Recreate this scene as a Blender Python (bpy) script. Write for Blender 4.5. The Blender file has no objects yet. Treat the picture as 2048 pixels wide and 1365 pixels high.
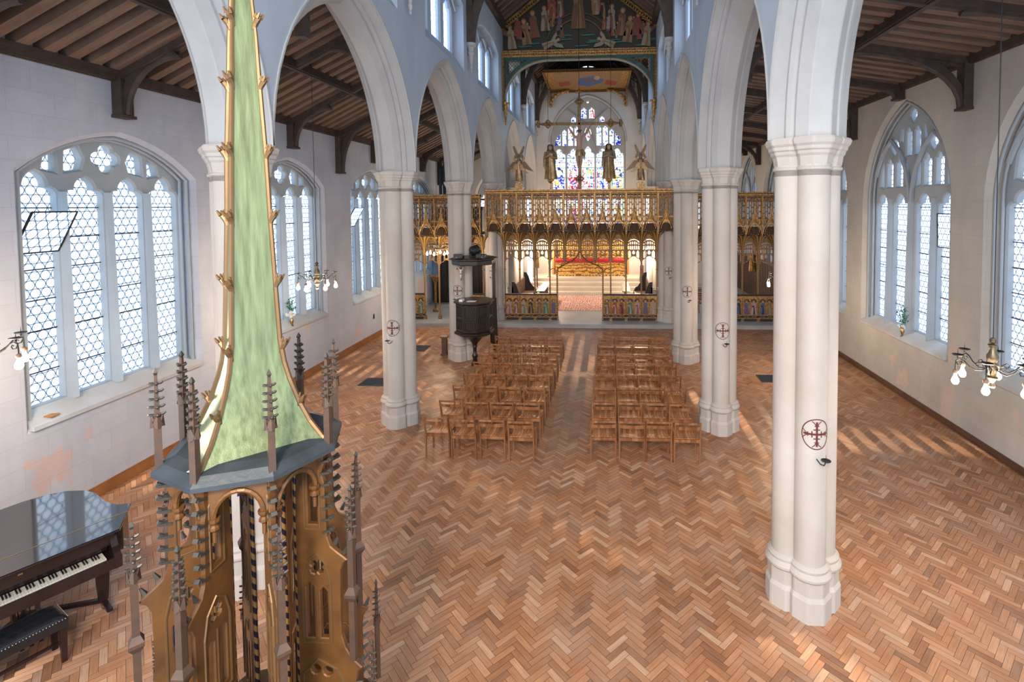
import bpy, math, random
from mathutils import Vector, Matrix
from mathutils.geometry import tessellate_polygon
random.seed(7)
PI=math.pi
sin,cos,sqrt=math.sin,math.cos,math.sqrt
SC=bpy.context.scene
COL=SC.collection

# ------------------------------------------------------------------ materials
def nt(name):
    m=bpy.data.materials.new(name); m.use_nodes=True
    t=m.node_tree; t.nodes.clear()
    o=t.nodes.new('ShaderNodeOutputMaterial')
    return m,t,o
class G:
    """tiny node graph helper"""
    def __init__(s,t): s.t=t
    def n(s,k,**kw):
        x=s.t.nodes.new(k)
        for a,b in kw.items():
            if a.startswith('i_'):
                s.set(x.inputs[a[2:].replace('_',' ')],b)
            else: setattr(x,a,b)
        return x
    def set(s,inp,v):
        if isinstance(v,bpy.types.NodeSocket): s.t.links.new(v,inp)
        else: inp.default_value=v
    def math(s,op,a,b=None,c=None):
        x=s.t.nodes.new('ShaderNodeMath'); x.operation=op
        s.set(x.inputs[0],a)
        if b is not None: s.set(x.inputs[1],b)
        if c is not None: s.set(x.inputs[2],c)
        return x.outputs[0]
    def mix(s,f,a,b,mode='MIX'):
        x=s.t.nodes.new('ShaderNodeMix'); x.data_type='RGBA'; x.blend_type=mode
        s.set(x.inputs[0],f); s.set(x.inputs[6],a); s.set(x.inputs[7],b)
        return x.outputs[2]
    def ramp(s,f,stops):
        x=s.t.nodes.new('ShaderNodeValToRGB'); s.set(x.inputs[0],f)
        e=x.color_ramp.elements
        while len(e)<len(stops): e.new(.5)
        for i,(p,c) in enumerate(stops):
            e[i].position=p; e[i].color=c if len(c)==4 else (*c,1)
        return x.outputs[0]
    def coord(s,k='Object'): return s.n('ShaderNodeTexCoord').outputs[k]
    def noise(s,v,scale,detail=4,rough=.55,out=0):
        x=s.n('ShaderNodeTexNoise'); s.set(x.inputs['Vector'],v); x.inputs['Scale'].default_value=scale
        x.inputs['Detail'].default_value=detail; x.inputs['Roughness'].default_value=rough
        return x.outputs[out]
    def scale(s,v,xyz):
        x=s.n('ShaderNodeMapping'); s.set(x.inputs['Vector'],v); x.inputs['Scale'].default_value=xyz; return x.outputs[0]
def c4(c): return (c[0],c[1],c[2],1)
def pbr(name,col,rough=.6,metal=0,var=.12,vs=3,bump=0,bs=20,spec=.5,col2=None,stretch=(1,1,1),coat=0):
    m,t,o=nt(name); g=G(t)
    b=g.n('ShaderNodeBsdfPrincipled')
    v=g.scale(g.coord(),stretch)
    f=g.noise(v,vs,5)
    f=g.ramp(f,[(.3,(0,0,0)),(.7,(1,1,1))])
    c2=col2 or tuple(max(0,x*(1-var*2)) for x in col)
    b.inputs['Base Color'].default_value=c4(col)
    t.links.new(g.mix(f,c4(c2),c4(col)),b.inputs['Base Color'])
    b.inputs['Roughness'].default_value=rough; b.inputs['Metallic'].default_value=metal
    b.inputs['Specular IOR Level'].default_value=spec
    b.inputs['Coat Weight'].default_value=coat
    if bump:
        bp=g.n('ShaderNodeBump'); bp.inputs['Strength'].default_value=bump; bp.inputs['Distance'].default_value=.02
        t.links.new(g.noise(v,bs,5),bp.inputs['Height']); t.links.new(bp.outputs[0],b.inputs['Normal'])
    t.links.new(b.outputs[0],o.inputs[0])
    return m
def emis(name,col,s):
    m,t,o=nt(name); g=G(t)
    e=g.n('ShaderNodeEmission'); e.inputs[0].default_value=c4(col); e.inputs[1].default_value=s
    t.links.new(e.outputs[0],o.inputs[0]); return m

DAY=1.0
def glass_mat(name,d,tint=(.80,.90,1.0),s=1.6):
    # lit leaded roundel window, in object Y,Z metres
    m,t,o=nt(name); g=G(t)
    sp=g.n('ShaderNodeSeparateXYZ'); t.links.new(g.coord(),sp.inputs[0])
    u=g.math('DIVIDE',sp.outputs[1],d); v=g.math('DIVIDE',sp.outputs[2],d*math.sqrt(3))
    def lat(off):
        a=g.math('SUBTRACT',g.math('FRACT',g.math('ADD',u,off)),.5)
        b=g.math('MULTIPLY',g.math('SUBTRACT',g.math('FRACT',g.math('ADD',v,off)),.5),math.sqrt(3))
        return g.math('SQRT',g.math('ADD',g.math('MULTIPLY',a,a),g.math('MULTIPLY',b,b)))
    dd=g.math('MINIMUM',lat(0.0),lat(.5))
    nz=g.noise(g.coord(),5,2)
    disc=g.ramp(dd,[(0,(.34,.52,.54)),(.05,(.74,.88,.90)),(.13,(1,1,1)),(.34,(.90,.96,1)),(.432,(.74,.84,.92))])
    inter=g.mix(nz,(.62,.70,.95,1),(.78,.86,1,1))
    c=g.mix(g.math('GREATER_THAN',dd,.47),disc,inter)
    ring=g.math('LESS_THAN',g.math('ABSOLUTE',g.math('SUBTRACT',dd,.465)),.034)
    c=g.mix(ring,c,(.02,.03,.05,1))
    big=g.ramp(g.noise(g.coord(),.9,1),[(.3,(.74,.84,.98)),(.7,(1,1,1))])
    c=g.mix(1.0,c,big,'MULTIPLY'); c=g.mix(1.0,c,c4(tint),'MULTIPLY')
    e=g.n('ShaderNodeEmission'); t.links.new(c,e.inputs[0]); e.inputs[1].default_value=s*DAY
    t.links.new(e.outputs[0],o.inputs[0]); return m

def plaster(name,col,blot,pink=.0,seed=0,courses=False):
    m,t,o=nt(name); g=G(t); b=g.n('ShaderNodeBsdfPrincipled')
    mp=g.n('ShaderNodeMapping'); t.links.new(g.coord(),mp.inputs[0]); mp.inputs['Location'].default_value=(seed,seed*2.3,seed*.7)
    v=mp.outputs[0]
    f=g.ramp(g.noise(v,.55,6,.6),[(.35,(0,0,0)),(.68,(1,1,1))])
    c=g.mix(f,c4(blot),c4(col))
    st=g.ramp(g.noise(g.scale(v,(1,1,.22)),2.2,5,.65),[(.42,(0,0,0)),(.75,(1,1,1))])
    c=g.mix(g.math('MULTIPLY',st,.35),c,c4(tuple(x*.80 for x in blot)))
    sp=g.n('ShaderNodeSeparateXYZ'); t.links.new(g.coord(),sp.inputs[0])
    if pink:
        pn=g.ramp(g.noise(v,.9,6,.6),[(.60,(0,0,0)),(.635,(1,1,1))])
        low=g.ramp(g.math('DIVIDE',sp.outputs[2],4.0),[(.0,(1,1,1)),(.42,(1,1,1)),(.55,(0,0,0))])
        c=g.mix(g.math('MULTIPLY',g.math('MULTIPLY',pn,low),pink*.62),c,(.68,.47,.38,1))
    if courses:
        br=g.n('ShaderNodeTexBrick'); t.links.new(mp.outputs[0],br.inputs['Vector'])
        sw=g.n('ShaderNodeCombineXYZ'); t.links.new(sp.outputs[1],sw.inputs[0]); t.links.new(sp.outputs[2],sw.inputs[1])
        t.links.new(sw.outputs[0],br.inputs['Vector'])
        br.inputs['Scale'].default_value=1.0; br.inputs['Mortar Size'].default_value=.006
        br.inputs['Brick Width'].default_value=.62; br.inputs['Row Height'].default_value=.33
        br.inputs['Color1'].default_value=(1,1,1,1); br.inputs['Color2'].default_value=(.93,.93,.92,1); br.inputs['Mortar'].default_value=(.80,.80,.80,1)
        c=g.mix(.55,c,g.mix(1.0,c,br.outputs[0],'MULTIPLY'))
    t.links.new(c,b.inputs['Base Color']); b.inputs['Roughness'].default_value=.75; b.inputs['Specular IOR Level'].default_value=.25
    bp=g.n('ShaderNodeBump'); bp.inputs['Strength'].default_value=.35; bp.inputs['Distance'].default_value=.02
    t.links.new(g.noise(v,3.5,8,.65),bp.inputs['Height']); t.links.new(bp.outputs[0],b.inputs['Normal'])
    t.links.new(b.outputs[0],o.inputs[0]); return m

def floor_mat():
    m,t,o=nt('herringbone_wood'); g=G(t); b=g.n('ShaderNodeBsdfPrincipled')
    at=g.n('ShaderNodeAttribute'); at.attribute_name='blk'
    sp=g.n('ShaderNodeSeparateXYZ'); t.links.new(at.outputs['Vector'],sp.inputs[0])
    r,r2,ori=sp.outputs
    obj=g.coord()
    ro=g.n('ShaderNodeVectorRotate'); ro.rotation_type='Z_AXIS'; t.links.new(obj,ro.inputs['Vector'])
    t.links.new(g.math('ADD',g.math('MULTIPLY',ori,PI/2),-PI/4-PI/2*0),ro.inputs['Angle'])
    gr=g.noise(g.scale(ro.outputs[0],(3,40,1)),1.6,6,.65)
    base=g.ramp(r,[(0,(.29,.135,.070)),(.15,(.42,.19,.090)),(.6,(.52,.245,.118)),(.85,(.60,.31,.165)),(1,(.68,.43,.28))])
    gc=g.ramp(gr,[(.3,(.70,.66,.63)),(.65,(1.1,1.08,1.05))])
    c=g.mix(1.0,base,gc,'MULTIPLY')
    # traffic scuffs and stains
    sc=g.ramp(g.noise(obj,1.3,7,.72),[(.44,(0,0,0)),(.66,(1,1,1))])
    c=g.mix(g.math('MULTIPLY',sc,.42),c,(.50,.36,.27,1))
    sp3=g.n('ShaderNodeSeparateXYZ'); t.links.new(obj,sp3.inputs[0])
    # dark polish spots, denser by the south aisle
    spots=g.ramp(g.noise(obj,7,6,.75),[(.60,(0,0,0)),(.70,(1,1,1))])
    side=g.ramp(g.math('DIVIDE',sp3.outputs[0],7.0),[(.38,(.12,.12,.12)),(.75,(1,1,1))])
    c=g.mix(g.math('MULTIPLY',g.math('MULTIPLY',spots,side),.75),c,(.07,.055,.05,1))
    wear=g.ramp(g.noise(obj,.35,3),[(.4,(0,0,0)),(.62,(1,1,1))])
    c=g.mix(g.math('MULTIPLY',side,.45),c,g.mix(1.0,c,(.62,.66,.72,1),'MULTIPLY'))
    # grey worn centre aisle
    ais=g.math('ABSOLUTE',g.math('ADD',sp3.outputs[0],.85))
    ais=g.ramp(ais,[(.10,(1,1,1)),(.62,(0,0,0))])
    far=g.ramp(g.math('DIVIDE',sp3.outputs[1],20),[(.44,(0,0,0)),(.56,(1,1,1))])
    an=g.ramp(g.noise(obj,2.0,5,.7),[(.3,(.3,.3,.3)),(.6,(1,1,1))])
    c=g.mix(g.math('MULTIPLY',g.math('MULTIPLY',g.math('MULTIPLY',ais,far),an),.75),c,(.34,.29,.26,1))
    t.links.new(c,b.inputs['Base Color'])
    rr=g.ramp(g.noise(obj,2.5,5),[(.3,(.30,.30,.30)),(.7,(.52,.52,.52))])
    t.links.new(rr,b.inputs['Roughness'])
    b.inputs['Specular IOR Level'].default_value=.5
    b.inputs['Anisotropic'].default_value=.75
    tg=g.mix(ori,(.7071,.7071,0,1),(-.7071,.7071,0,1))
    t.links.new(tg,b.inputs['Tangent'])
    bp=g.n('ShaderNodeBump'); bp.inputs['Strength'].default_value=.25; bp.inputs['Distance'].default_value=.004
    t.links.new(g.math('ADD',gr,g.math('MULTIPLY',r2,2.0)),bp.inputs['Height']); t.links.new(bp.outputs[0],b.inputs['Normal'])
    ga=g.n('ShaderNodeBsdfAnisotropic');ga.inputs['Roughness'].default_value=.48;ga.inputs['Anisotropy'].default_value=.92
    t.links.new(tg,ga.inputs['Tangent']);t.links.new(g.mix(.35,c,(.80,.62,.50,1)),ga.inputs['Color']);t.links.new(bp.outputs[0],ga.inputs['Normal'])
    mx=g.n('ShaderNodeMixShader');mx.inputs[0].default_value=.24
    t.links.new(b.outputs[0],mx.inputs[1]);t.links.new(ga.outputs[0],mx.inputs[2])
    t.links.new(mx.outputs[0],o.inputs[0]); return m

def chairwood(name='chair_beech',k_=1.0):
    m,t,o=nt(name); g=G(t); b=g.n('ShaderNodeBsdfPrincipled')
    sp=g.n('ShaderNodeSeparateXYZ'); t.links.new(g.coord(),sp.inputs[0])
    k=g.math('FLOOR',g.math('DIVIDE',sp.outputs[0],.0525))
    oi=g.n('ShaderNodeObjectInfo')
    cb=g.n('ShaderNodeCombineXYZ'); t.links.new(k,cb.inputs[0]); t.links.new(oi.outputs['Random'],cb.inputs[1])
    wn=g.n('ShaderNodeTexWhiteNoise'); wn.noise_dimensions='3D'; t.links.new(cb.outputs[0],wn.inputs[0])
    gr=g.noise(g.scale(g.coord(),(60,4,60)),1,4)
    c=g.ramp(wn.outputs[0],[(0,(.17*k_,.065*k_,.024*k_)),(.5,(.25*k_,.105*k_,.042*k_)),(1,(.35*k_,.165*k_,.072*k_))])
    c=g.mix(1.0,c,g.ramp(gr,[(.3,(.7,.66,.62)),(.7,(1.1,1.08,1.05))]),'MULTIPLY')
    t.links.new(c,b.inputs['Base Color']); b.inputs['Roughness'].default_value=.38
    t.links.new(b.outputs[0],o.inputs[0]); return m

def striped(name,c1,c2,ang=1,freq=40,rough=.4,metal=.3):
    # twisted stripes round a post (object coords)
    m,t,o=nt(name); g=G(t); b=g.n('ShaderNodeBsdfPrincipled')
    sp=g.n('ShaderNodeSeparateXYZ'); t.links.new(g.coord(),sp.inputs[0])
    a=g.math('ARCTAN2',sp.outputs[1],sp.outputs[0])
    f=g.math('SINE',g.math('ADD',g.math('MULTIPLY',a,ang),g.math('MULTIPLY',sp.outputs[2],freq)))
    c=g.mix(g.math('GREATER_THAN',f,0.0),c4(c1),c4(c2))
    t.links.new(c,b.inputs['Base Color']); b.inputs['Roughness'].default_value=rough; b.inputs['Metallic'].default_value=metal
    t.links.new(b.outputs[0],o.inputs[0]); return m

def rugmat():
    m,t,o=nt('oriental_rug'); g=G(t); b=g.n('ShaderNodeBsdfPrincipled')
    vo=g.n('ShaderNodeTexVoronoi'); t.links.new(g.coord(),vo.inputs['Vector']); vo.inputs['Scale'].default_value=11
    c=g.ramp(vo.outputs['Color'],[(0,(.35,.07,.06)),(.35,(.55,.16,.12)),(.55,(.62,.42,.33)),(.75,(.10,.12,.22)),(.82,(.60,.20,.15))])
    w=g.n('ShaderNodeTexWave'); t.links.new(g.coord(),w.inputs['Vector']); w.inputs['Scale'].default_value=3; w.inputs['Distortion'].default_value=9; w.inputs['Detail'].default_value=3
    c=g.mix(g.ramp(w.outputs[0],[(.55,(0,0,0)),(.75,(.7,.7,.7))]),c,(.70,.52,.42,1))
    t.links.new(c,b.inputs['Base Color']); b.inputs['Roughness'].default_value=.95
    t.links.new(b.outputs[0],o.inputs[0]); return m

M={}
M['stone']=plaster('limestone',(.52,.495,.46),(.41,.365,.32),courses=False,seed=3)
M['archstone']=plaster('arch_limestone',(.46,.455,.44),(.37,.365,.36),seed=5,courses=False)
M['wallL']=plaster('north_plaster',(.58,.61,.68),(.46,.50,.59),pink=1.0,seed=0,courses=True)
M['wallR']=plaster('south_plaster',(.55,.53,.49),(.43,.41,.375),pink=.8,seed=11,courses=True)
M['wallN']=plaster('nave_plaster',(.46,.51,.57),(.37,.42,.49),seed=21)
M['wallE']=plaster('east_plaster',(.60,.58,.55),(.52,.50,.48),seed=31)
M['tracery']=plaster('tracery_stone',(.42,.47,.51),(.34,.385,.42),seed=41)
M['sill']=plaster('painted_sill',(.60,.68,.74),(.46,.44,.42),pink=.6,seed=17)
M['floor']=floor_mat()
M['joint']=pbr('floor_joint',(.055,.032,.02),.8)
M['slab']=pbr('grey_marble',(.40,.42,.43),.38,var=.14,vs=1.2,bump=.05)
M['chancelstone']=pbr('warm_limestone',(.62,.53,.44),.5,var=.08,vs=1)
M['timber']=pbr('dark_timber',(.072,.046,.036),.65,var=.25,vs=6,bump=.3,bs=30,stretch=(1,1,1))
M['board']=pbr('roof_board',(.22,.135,.095),.7,var=.22,vs=3,bump=.2,bs=20,stretch=(.4,3,1))
M['boardshade']=pbr('roof_board_gap_shade',(.014,.010,.009),.85,var=.2,vs=3)  # gap shade between the rafters put into a near-black board colour
M['skirt']=pbr('varnished_skirting',(.36,.15,.05),.4,var=.2,vs=4)
M['skirtd']=pbr('dark_skirting',(.12,.055,.03),.5,var=.2,vs=4)
M['gilt']=pbr('aged_gilt',(.64,.36,.11),.38,metal=.5,col2=(.13,.065,.025),vs=17,bump=.25,bs=60)
M['giltd']=pbr('dark_gilt',(.36,.185,.055),.42,metal=.4,col2=(.035,.022,.014),vs=20,bump=.3,bs=60)
M['spire']=pbr('green_gold_leaf',(.235,.29,.15),.34,metal=.65,col2=(.12,.145,.07),vs=5,bump=.08,bs=30,stretch=(7,7,.5))
M['rib']=pbr('spire_rib_gilt',(.17,.105,.045),.42,metal=.45,col2=(.16,.09,.04),vs=10)
M['fin']=pbr('mustard_gilt',(.17,.075,.020),.42,metal=.25,col2=(.085,.04,.015),vs=5,bump=.1)
M['pinn']=pbr('pinnacle_bronze',(.11,.06,.035),.45,metal=.3,col2=(.07,.05,.04),vs=20)
M['crock']=pbr('crocket_tarnish',(.06,.055,.045),.42,metal=.3,vs=20)
M['lead']=pbr('blue_grey_board',(.035,.047,.057),.5,var=.25,vs=5,bump=.15)
M['blue']=pbr('deep_blue_paint',(.03,.06,.20),.6)
M['black']=pbr('black_lacquer',(.010,.008,.014),.08,var=.1,spec=.9,coat=.35)
M['blackm']=pbr('dark_walnut_case',(.030,.014,.013),.3,var=.3,vs=4)
M['leather']=pbr('black_leather',(.014,.016,.02),.28,var=.2,bump=.1,bs=60,coat=.2)
M['ivory']=pbr('ivory_key',(.72,.68,.55),.3,var=.08)
M['brass']=pbr('brass',(.55,.38,.15),.3,metal=.9)
M['oldbrass']=pbr('old_brass',(.27,.21,.13),.35,metal=.8,var=.2,vs=10)
M['iron']=pbr('black_iron',(.018,.022,.024),.45,metal=.3)
M['ironb']=pbr('iron_grille',(.04,.055,.07),.5,metal=.3)
M['oak']=pbr('black_oak',(.022,.014,.011),.35,var=.3,vs=9,bump=.3,bs=40)
M['oakm']=pbr('stall_oak',(.12,.065,.04),.45,var=.2,vs=6)
M['chair']=chairwood()
M['chairseat']=chairwood('chair_seat_slats',1.75)
M['bulb']=emis('lit_bulb',(1,.86,.68),22)
M['socket']=pbr('brown_socket',(.35,.22,.15),.4)
M['red']=pbr('red_silk',(.50,.012,.03),.45)
M['white']=pbr('white_paint',(.78,.76,.72),.5,var=.05)
M['flesh']=pbr('carved_flesh',(.42,.26,.19),.5)
M['robe']=pbr('gilded_robe',(.42,.27,.11),.38,metal=.4,col2=(.13,.09,.06),vs=7)
M['darkrobe']=pbr('weathered_robe',(.30,.24,.18),.5,metal=.2,col2=(.15,.12,.10),vs=7)
M['wing']=pbr('bronze_wing',(.20,.12,.055),.4,metal=.4,col2=(.08,.05,.03),vs=12)
M['orange']=pbr('orange_paint',(.70,.25,.04),.5)
M['redpaint']=pbr('oxide_red_paint',(.11,.018,.014),.7)
M['rug']=rugmat()
M['leaf']=pbr('green_leaf',(.07,.26,.13),.5,var=.3,vs=30)
M['petal']=pbr('white_petal',(.8,.82,.78),.6)
M['twist']=striped('barber_twist',(.30,.17,.05),(.012,.010,.02),1,75)
M['fan']=striped('ribbed_coving',(.50,.27,.075),(.10,.085,.04),13,0)
M['check']=striped('gilt_check_post',(.46,.27,.09),(.07,.04,.03),2,90)
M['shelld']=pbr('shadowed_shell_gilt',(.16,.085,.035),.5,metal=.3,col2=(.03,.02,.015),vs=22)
M['green']=pbr('green_painted_beam',(.02,.075,.055),.5,var=.3,vs=4,col2=(.012,.04,.032))
M['paintdark']=pbr('painted_board',(.022,.035,.028),.6,col2=(.055,.032,.018),vs=3.2)
for nm,cc in dict(p_white=(.33,.26,.18),p_gold=(.28,.155,.055),p_brown=(.17,.08,.04),p_red=(.28,.05,.035),p_blue=(.06,.12,.26),p_green=(.05,.16,.12),p_black=(.02,.018,.02),p_flesh=(.45,.28,.18),p_lilac=(.40,.28,.30),p_orange=(.55,.24,.06)).items():
    M[nm]=pbr(nm,cc,.55,var=.15,vs=25)
M['glassL']=glass_mat('north_roundel_glass',.148,s=1.45)
M['glassR']=glass_mat('south_roundel_glass',.148,tint=(.84,.90,1.0),s=1.45)
M['glassC']=glass_mat('clerestory_glass',.13,tint=(.66,.84,1.0),s=2.6)
M['came']=pbr('lead_came',(.02,.025,.03),.6)
def sg(name,col,s=1.15):
    m,t,o=nt(name); g=G(t)
    sp=g.n('ShaderNodeSeparateXYZ'); t.links.new(g.coord(),sp.inputs[0])
    a=g.math('ABSOLUTE',g.math('SUBTRACT',g.math('FRACT',g.math('DIVIDE',sp.outputs[0],.125)),.5))
    b=g.math('ABSOLUTE',g.math('SUBTRACT',g.math('FRACT',g.math('DIVIDE',sp.outputs[2],.30)),.5))
    ln=g.math('MAXIMUM',g.math('GREATER_THAN',a,.455),g.math('GREATER_THAN',b,.468))
    vo=g.n('ShaderNodeTexVoronoi'); t.links.new(g.coord(),vo.inputs['Vector']); vo.inputs['Scale'].default_value=13
    sc=g.n('ShaderNodeSeparateColor');t.links.new(vo.outputs['Color'],sc.inputs[0])
    c=g.mix(1.0,c4(col),g.ramp(sc.outputs[0],[(0,(.45,.55,.70)),(.5,(1,1,1)),(.8,(.9,.95,.80))]),'MULTIPLY')
    c=g.mix(g.math('MULTIPLY',g.math('GREATER_THAN',sc.outputs[1],.58),.8),c,(.80,.90,.95,1))
    c=g.mix(g.math('GREATER_THAN',sc.outputs[2],.93),c,(.05,.08,.40,1))
    c=g.mix(g.math('MULTIPLY',ln,.8),c,(.05,.07,.10,1))
    e=g.n('ShaderNodeEmission'); t.links.new(c,e.inputs[0]); e.inputs[1].default_value=s
    t.links.new(e.outputs[0],o.inputs[0]); return m
M['g_white']=sg('pale_stained_glass',(.78,.90,1.0),1.2)
for nm,cc in dict(g_blue=(.02,.06,.75),g_red=(.75,.02,.06),g_gold=(1.,.62,.12),g_green=(.25,.60,.22),g_purple=(.28,.06,.45),g_flesh=(1.,.80,.62),g_navy=(.01,.02,.30)).items():
    M[nm]=sg(nm+'_stained',cc,1.05)

# ------------------------------------------------------------------ mesh builder
class MB:
    def __init__(s): s.v=[];s.f=[];s.m=[];s.cur=0
    def mat(s,i): s.cur=i; return s
    def add(s,vs,fs):
        o=len(s.v); s.v+= [tuple(p) for p in vs]; s.f+= [tuple(i+o for i in f) for f in fs]; s.m+=[s.cur]*len(fs); return s
    def box(s,x0,y0,z0,x1,y1,z1,rz=0,c=None):
        P=[(x0,y0,z0),(x1,y0,z0),(x1,y1,z0),(x0,y1,z0),(x0,y0,z1),(x1,y0,z1),(x1,y1,z1),(x0,y1,z1)]
        if rz:
            cx,cy=c if c else ((x0+x1)/2,(y0+y1)/2)
            P=[(cx+(x-cx)*cos(rz)-(y-cy)*sin(rz),cy+(x-cx)*sin(rz)+(y-cy)*cos(rz),z) for x,y,z in P]
        return s.add(P,[(0,3,2,1),(4,5,6,7),(0,1,5,4),(1,2,6,5),(2,3,7,6),(3,0,4,7)])
    def cbox(s,cx,cy,cz,sx,sy,sz,rz=0): return s.box(cx-sx/2,cy-sy/2,cz-sz/2,cx+sx/2,cy+sy/2,cz+sz/2,rz)
    def bar(s,p,q,w,h,up=(0,0,1)):
        p=Vector(p);q=Vector(q);d=(q-p).normalized();u=Vector(up)
        r=d.cross(u)
        if r.length<1e-4: r=d.cross(Vector((1,0,0)))
        r.normalize();u=r.cross(d).normalized()
        a=r*w/2;b=u*h/2
        P=[p-a-b,p+a-b,p+a+b,p-a+b,q-a-b,q+a-b,q+a+b,q-a+b]
        return s.add(P,[(0,1,2,3),(7,6,5,4),(0,4,5,1),(1,5,6,2),(2,6,7,3),(3,7,4,0)])
    def tube(s,path,r,n=8,cap=True):
        path=[Vector(p) for p in path]; rs=r if isinstance(r,(list,tuple)) else [r]*len(path)
        o=[];prev=None
        for i,p in enumerate(path):
            d=(path[min(i+1,len(path)-1)]-path[max(i-1,0)]).normalized()
            if prev is None:
                a=d.cross(Vector((0,0,1)));
                if a.length<1e-3:a=d.cross(Vector((1,0,0)))
            else: a=prev-d*prev.dot(d)
            a.normalize();prev=a;b=d.cross(a)
            o+=[p+(a*cos(2*PI*k/n)+b*sin(2*PI*k/n))*rs[i] for k in range(n)]
        F=[(i*n+k,i*n+(k+1)%n,(i+1)*n+(k+1)%n,(i+1)*n+k) for i in range(len(path)-1) for k in range(n)]
        if cap: F+=[tuple(range(n))[::-1],tuple((len(path)-1)*n+k for k in range(n))]
        return s.add(o,F)
    def lathe(s,prof,c=(0,0,0),n=16,a0=0,a1=2*PI,rot=0):
        full=abs(a1-a0-2*PI)<1e-6; m=n if full else n+1
        o=[(c[0]+r*cos(a0+(a1-a0)*k/n+rot),c[1]+r*sin(a0+(a1-a0)*k/n+rot),c[2]+z) for r,z in prof for k in range(m)]
        F=[(i*m+k,i*m+(k+1)%m,(i+1)*m+(k+1)%m,(i+1)*m+k) for i in range(len(prof)-1) for k in range(n)]
        if full:
            if prof[0][0]>1e-5:F.append(tuple(range(m))[::-1])
            if prof[-1][0]>1e-5:F.append(tuple((len(prof)-1)*m+k for k in range(m)))
        return s.add(o,F)
    def loft(s,rings,cap=True,closed=True):
        n=len(rings[0]);o=[p for r in rings for p in r]
        F=[(i*n+k,i*n+(k+1)%n,(i+1)*n+(k+1)%n,(i+1)*n+k) for i in range(len(rings)-1) for k in range(n if closed else n-1)]
        if cap and closed:F+=[tuple(range(n))[::-1],tuple((len(rings)-1)*n+k for k in range(n))]
        return s.add(o,F)
    def ball(s,c,r,n=10,sz=1,sx=1,sy=1):
        m=max(5,n//2+1)
        pr=[(sin(PI*i/m),-cos(PI*i/m)) for i in range(m+1)]
        o=[(c[0]+a*r*sx*cos(2*PI*k/n),c[1]+a*r*sy*sin(2*PI*k/n),c[2]+b*r*sz) for a,b in pr for k in range(n)]
        F=[(i*n+k,i*n+(k+1)%n,(i+1)*n+(k+1)%n,(i+1)*n+k) for i in range(m) for k in range(n)]
        return s.add(o,F)
    def plate(s,out,holes,depth,fr,bevel=0,back=True):
        """flat pierced plate. fr=(origin,U,V,W): point(u,v,w)=o+U*u+V*v+W*w ; front w=0 toward +W, body to -depth"""
        O,U,V,W=[Vector(x) for x in fr]
        def area(l): return sum(l[i][0]*l[(i+1)%len(l)][1]-l[(i+1)%len(l)][0]*l[i][1] for i in range(len(l)))
        loops=[list(out) if area(out)>0 else list(out)[::-1]]+[list(h) if area(h)<0 else list(h)[::-1] for h in holes]
        def off(l,b):
            n=len(l);r=[]
            for i in range(n):
                p0,p1,p2=l[i-1],l[i],l[(i+1)%n]
                d1=Vector((p1[0]-p0[0],p1[1]-p0[1]));d2=Vector((p2[0]-p1[0],p2[1]-p1[1]))
                if d1.length<1e-9:d1=d2.copy()
                if d2.length<1e-9:d2=d1.copy()
                if d1.length<1e-9: r.append(p1);continue
                d1.normalize();d2.normalize()
                n1=Vector((-d1.y,d1.x));n2=Vector((-d2.y,d2.x));m=n1+n2
                if m.length<.35: m=n1
                else: m=m.normalized()/max(.6,m.normalized().dot(n1))
                r.append((p1[0]+m.x*b,p1[1]+m.y*b))
            return r
        base=[];
        def P(l,w): return [O+U*p[0]+V*p[1]+W*w for p in l]
        fl=[off(l,bevel) if bevel else l for l in loops]
        tris=tessellate_polygon([[Vector((p[0],p[1],0)) for p in l] for l in fl])
        flat=[p for l in fl for p in P(l,0)]
        hand=U.cross(V).dot(W)>0
        def orient(t,pts):
            a,b,c=[pts[i] for i in t]
            nrm=(b-a).cross(c-a)
            return t if nrm.dot(W)>0 else t[::-1]
        s.add(flat,[orient(t,flat) for t in tris])
        for l,f in zip(loops,fl):
            n=len(l)
            R=[P(f,0)]
            if bevel:R.append(P(l,-bevel))
            R.append(P(l,-depth))
            s.loft(R,cap=False)
        if back:
            bp=[p for l in loops for p in P(l,-depth)]
            if not bevel: bt=tris
            else: bt=tessellate_polygon([[Vector((p[0],p[1],0)) for p in l] for l in loops])
            s.add(bp,[orient(t,bp)[::-1] for t in bt])
        return s
    def pieces(s):
        n=len(s.v);par=list(range(n))
        def fd(a):
            while par[a]!=a:par[a]=par[par[a]];a=par[a]
            return a
        for f in s.f:
            a=fd(f[0])
            for i in f[1:]:
                b=fd(i)
                if a!=b:par[b]=a
        box={}
        for i,p in enumerate(s.v):
            r=fd(i);q=box.get(r)
            if q is None:box[r]=[list(p),list(p)]
            else:
                for k in range(3):
                    if p[k]<q[0][k]:q[0][k]=p[k]
                    if p[k]>q[1][k]:q[1][k]=p[k]
        ks=list(box)
        if len(ks)<2 or len(ks)>160:return None
        g={k:k for k in ks}
        def gf(a):
            while g[a]!=a:a=g[a]
            return a
        sz={k:max(box[k][1][j]-box[k][0][j] for j in range(3)) for k in ks}
        for i,a in enumerate(ks):
            for b in ks[i+1:]:
                A,B=box[a],box[b]
                d=sqrt(sum(max(0,A[0][j]-B[1][j],B[0][j]-A[1][j])**2 for j in range(3)))
                if d<=max(.02,.5*max(sz[a],sz[b])):
                    x,y=gf(a),gf(b)
                    if x!=y:g[y]=x
        roots={gf(k) for k in ks}
        if not 2<=len(roots)<=24:return None
        out=[]
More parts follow.
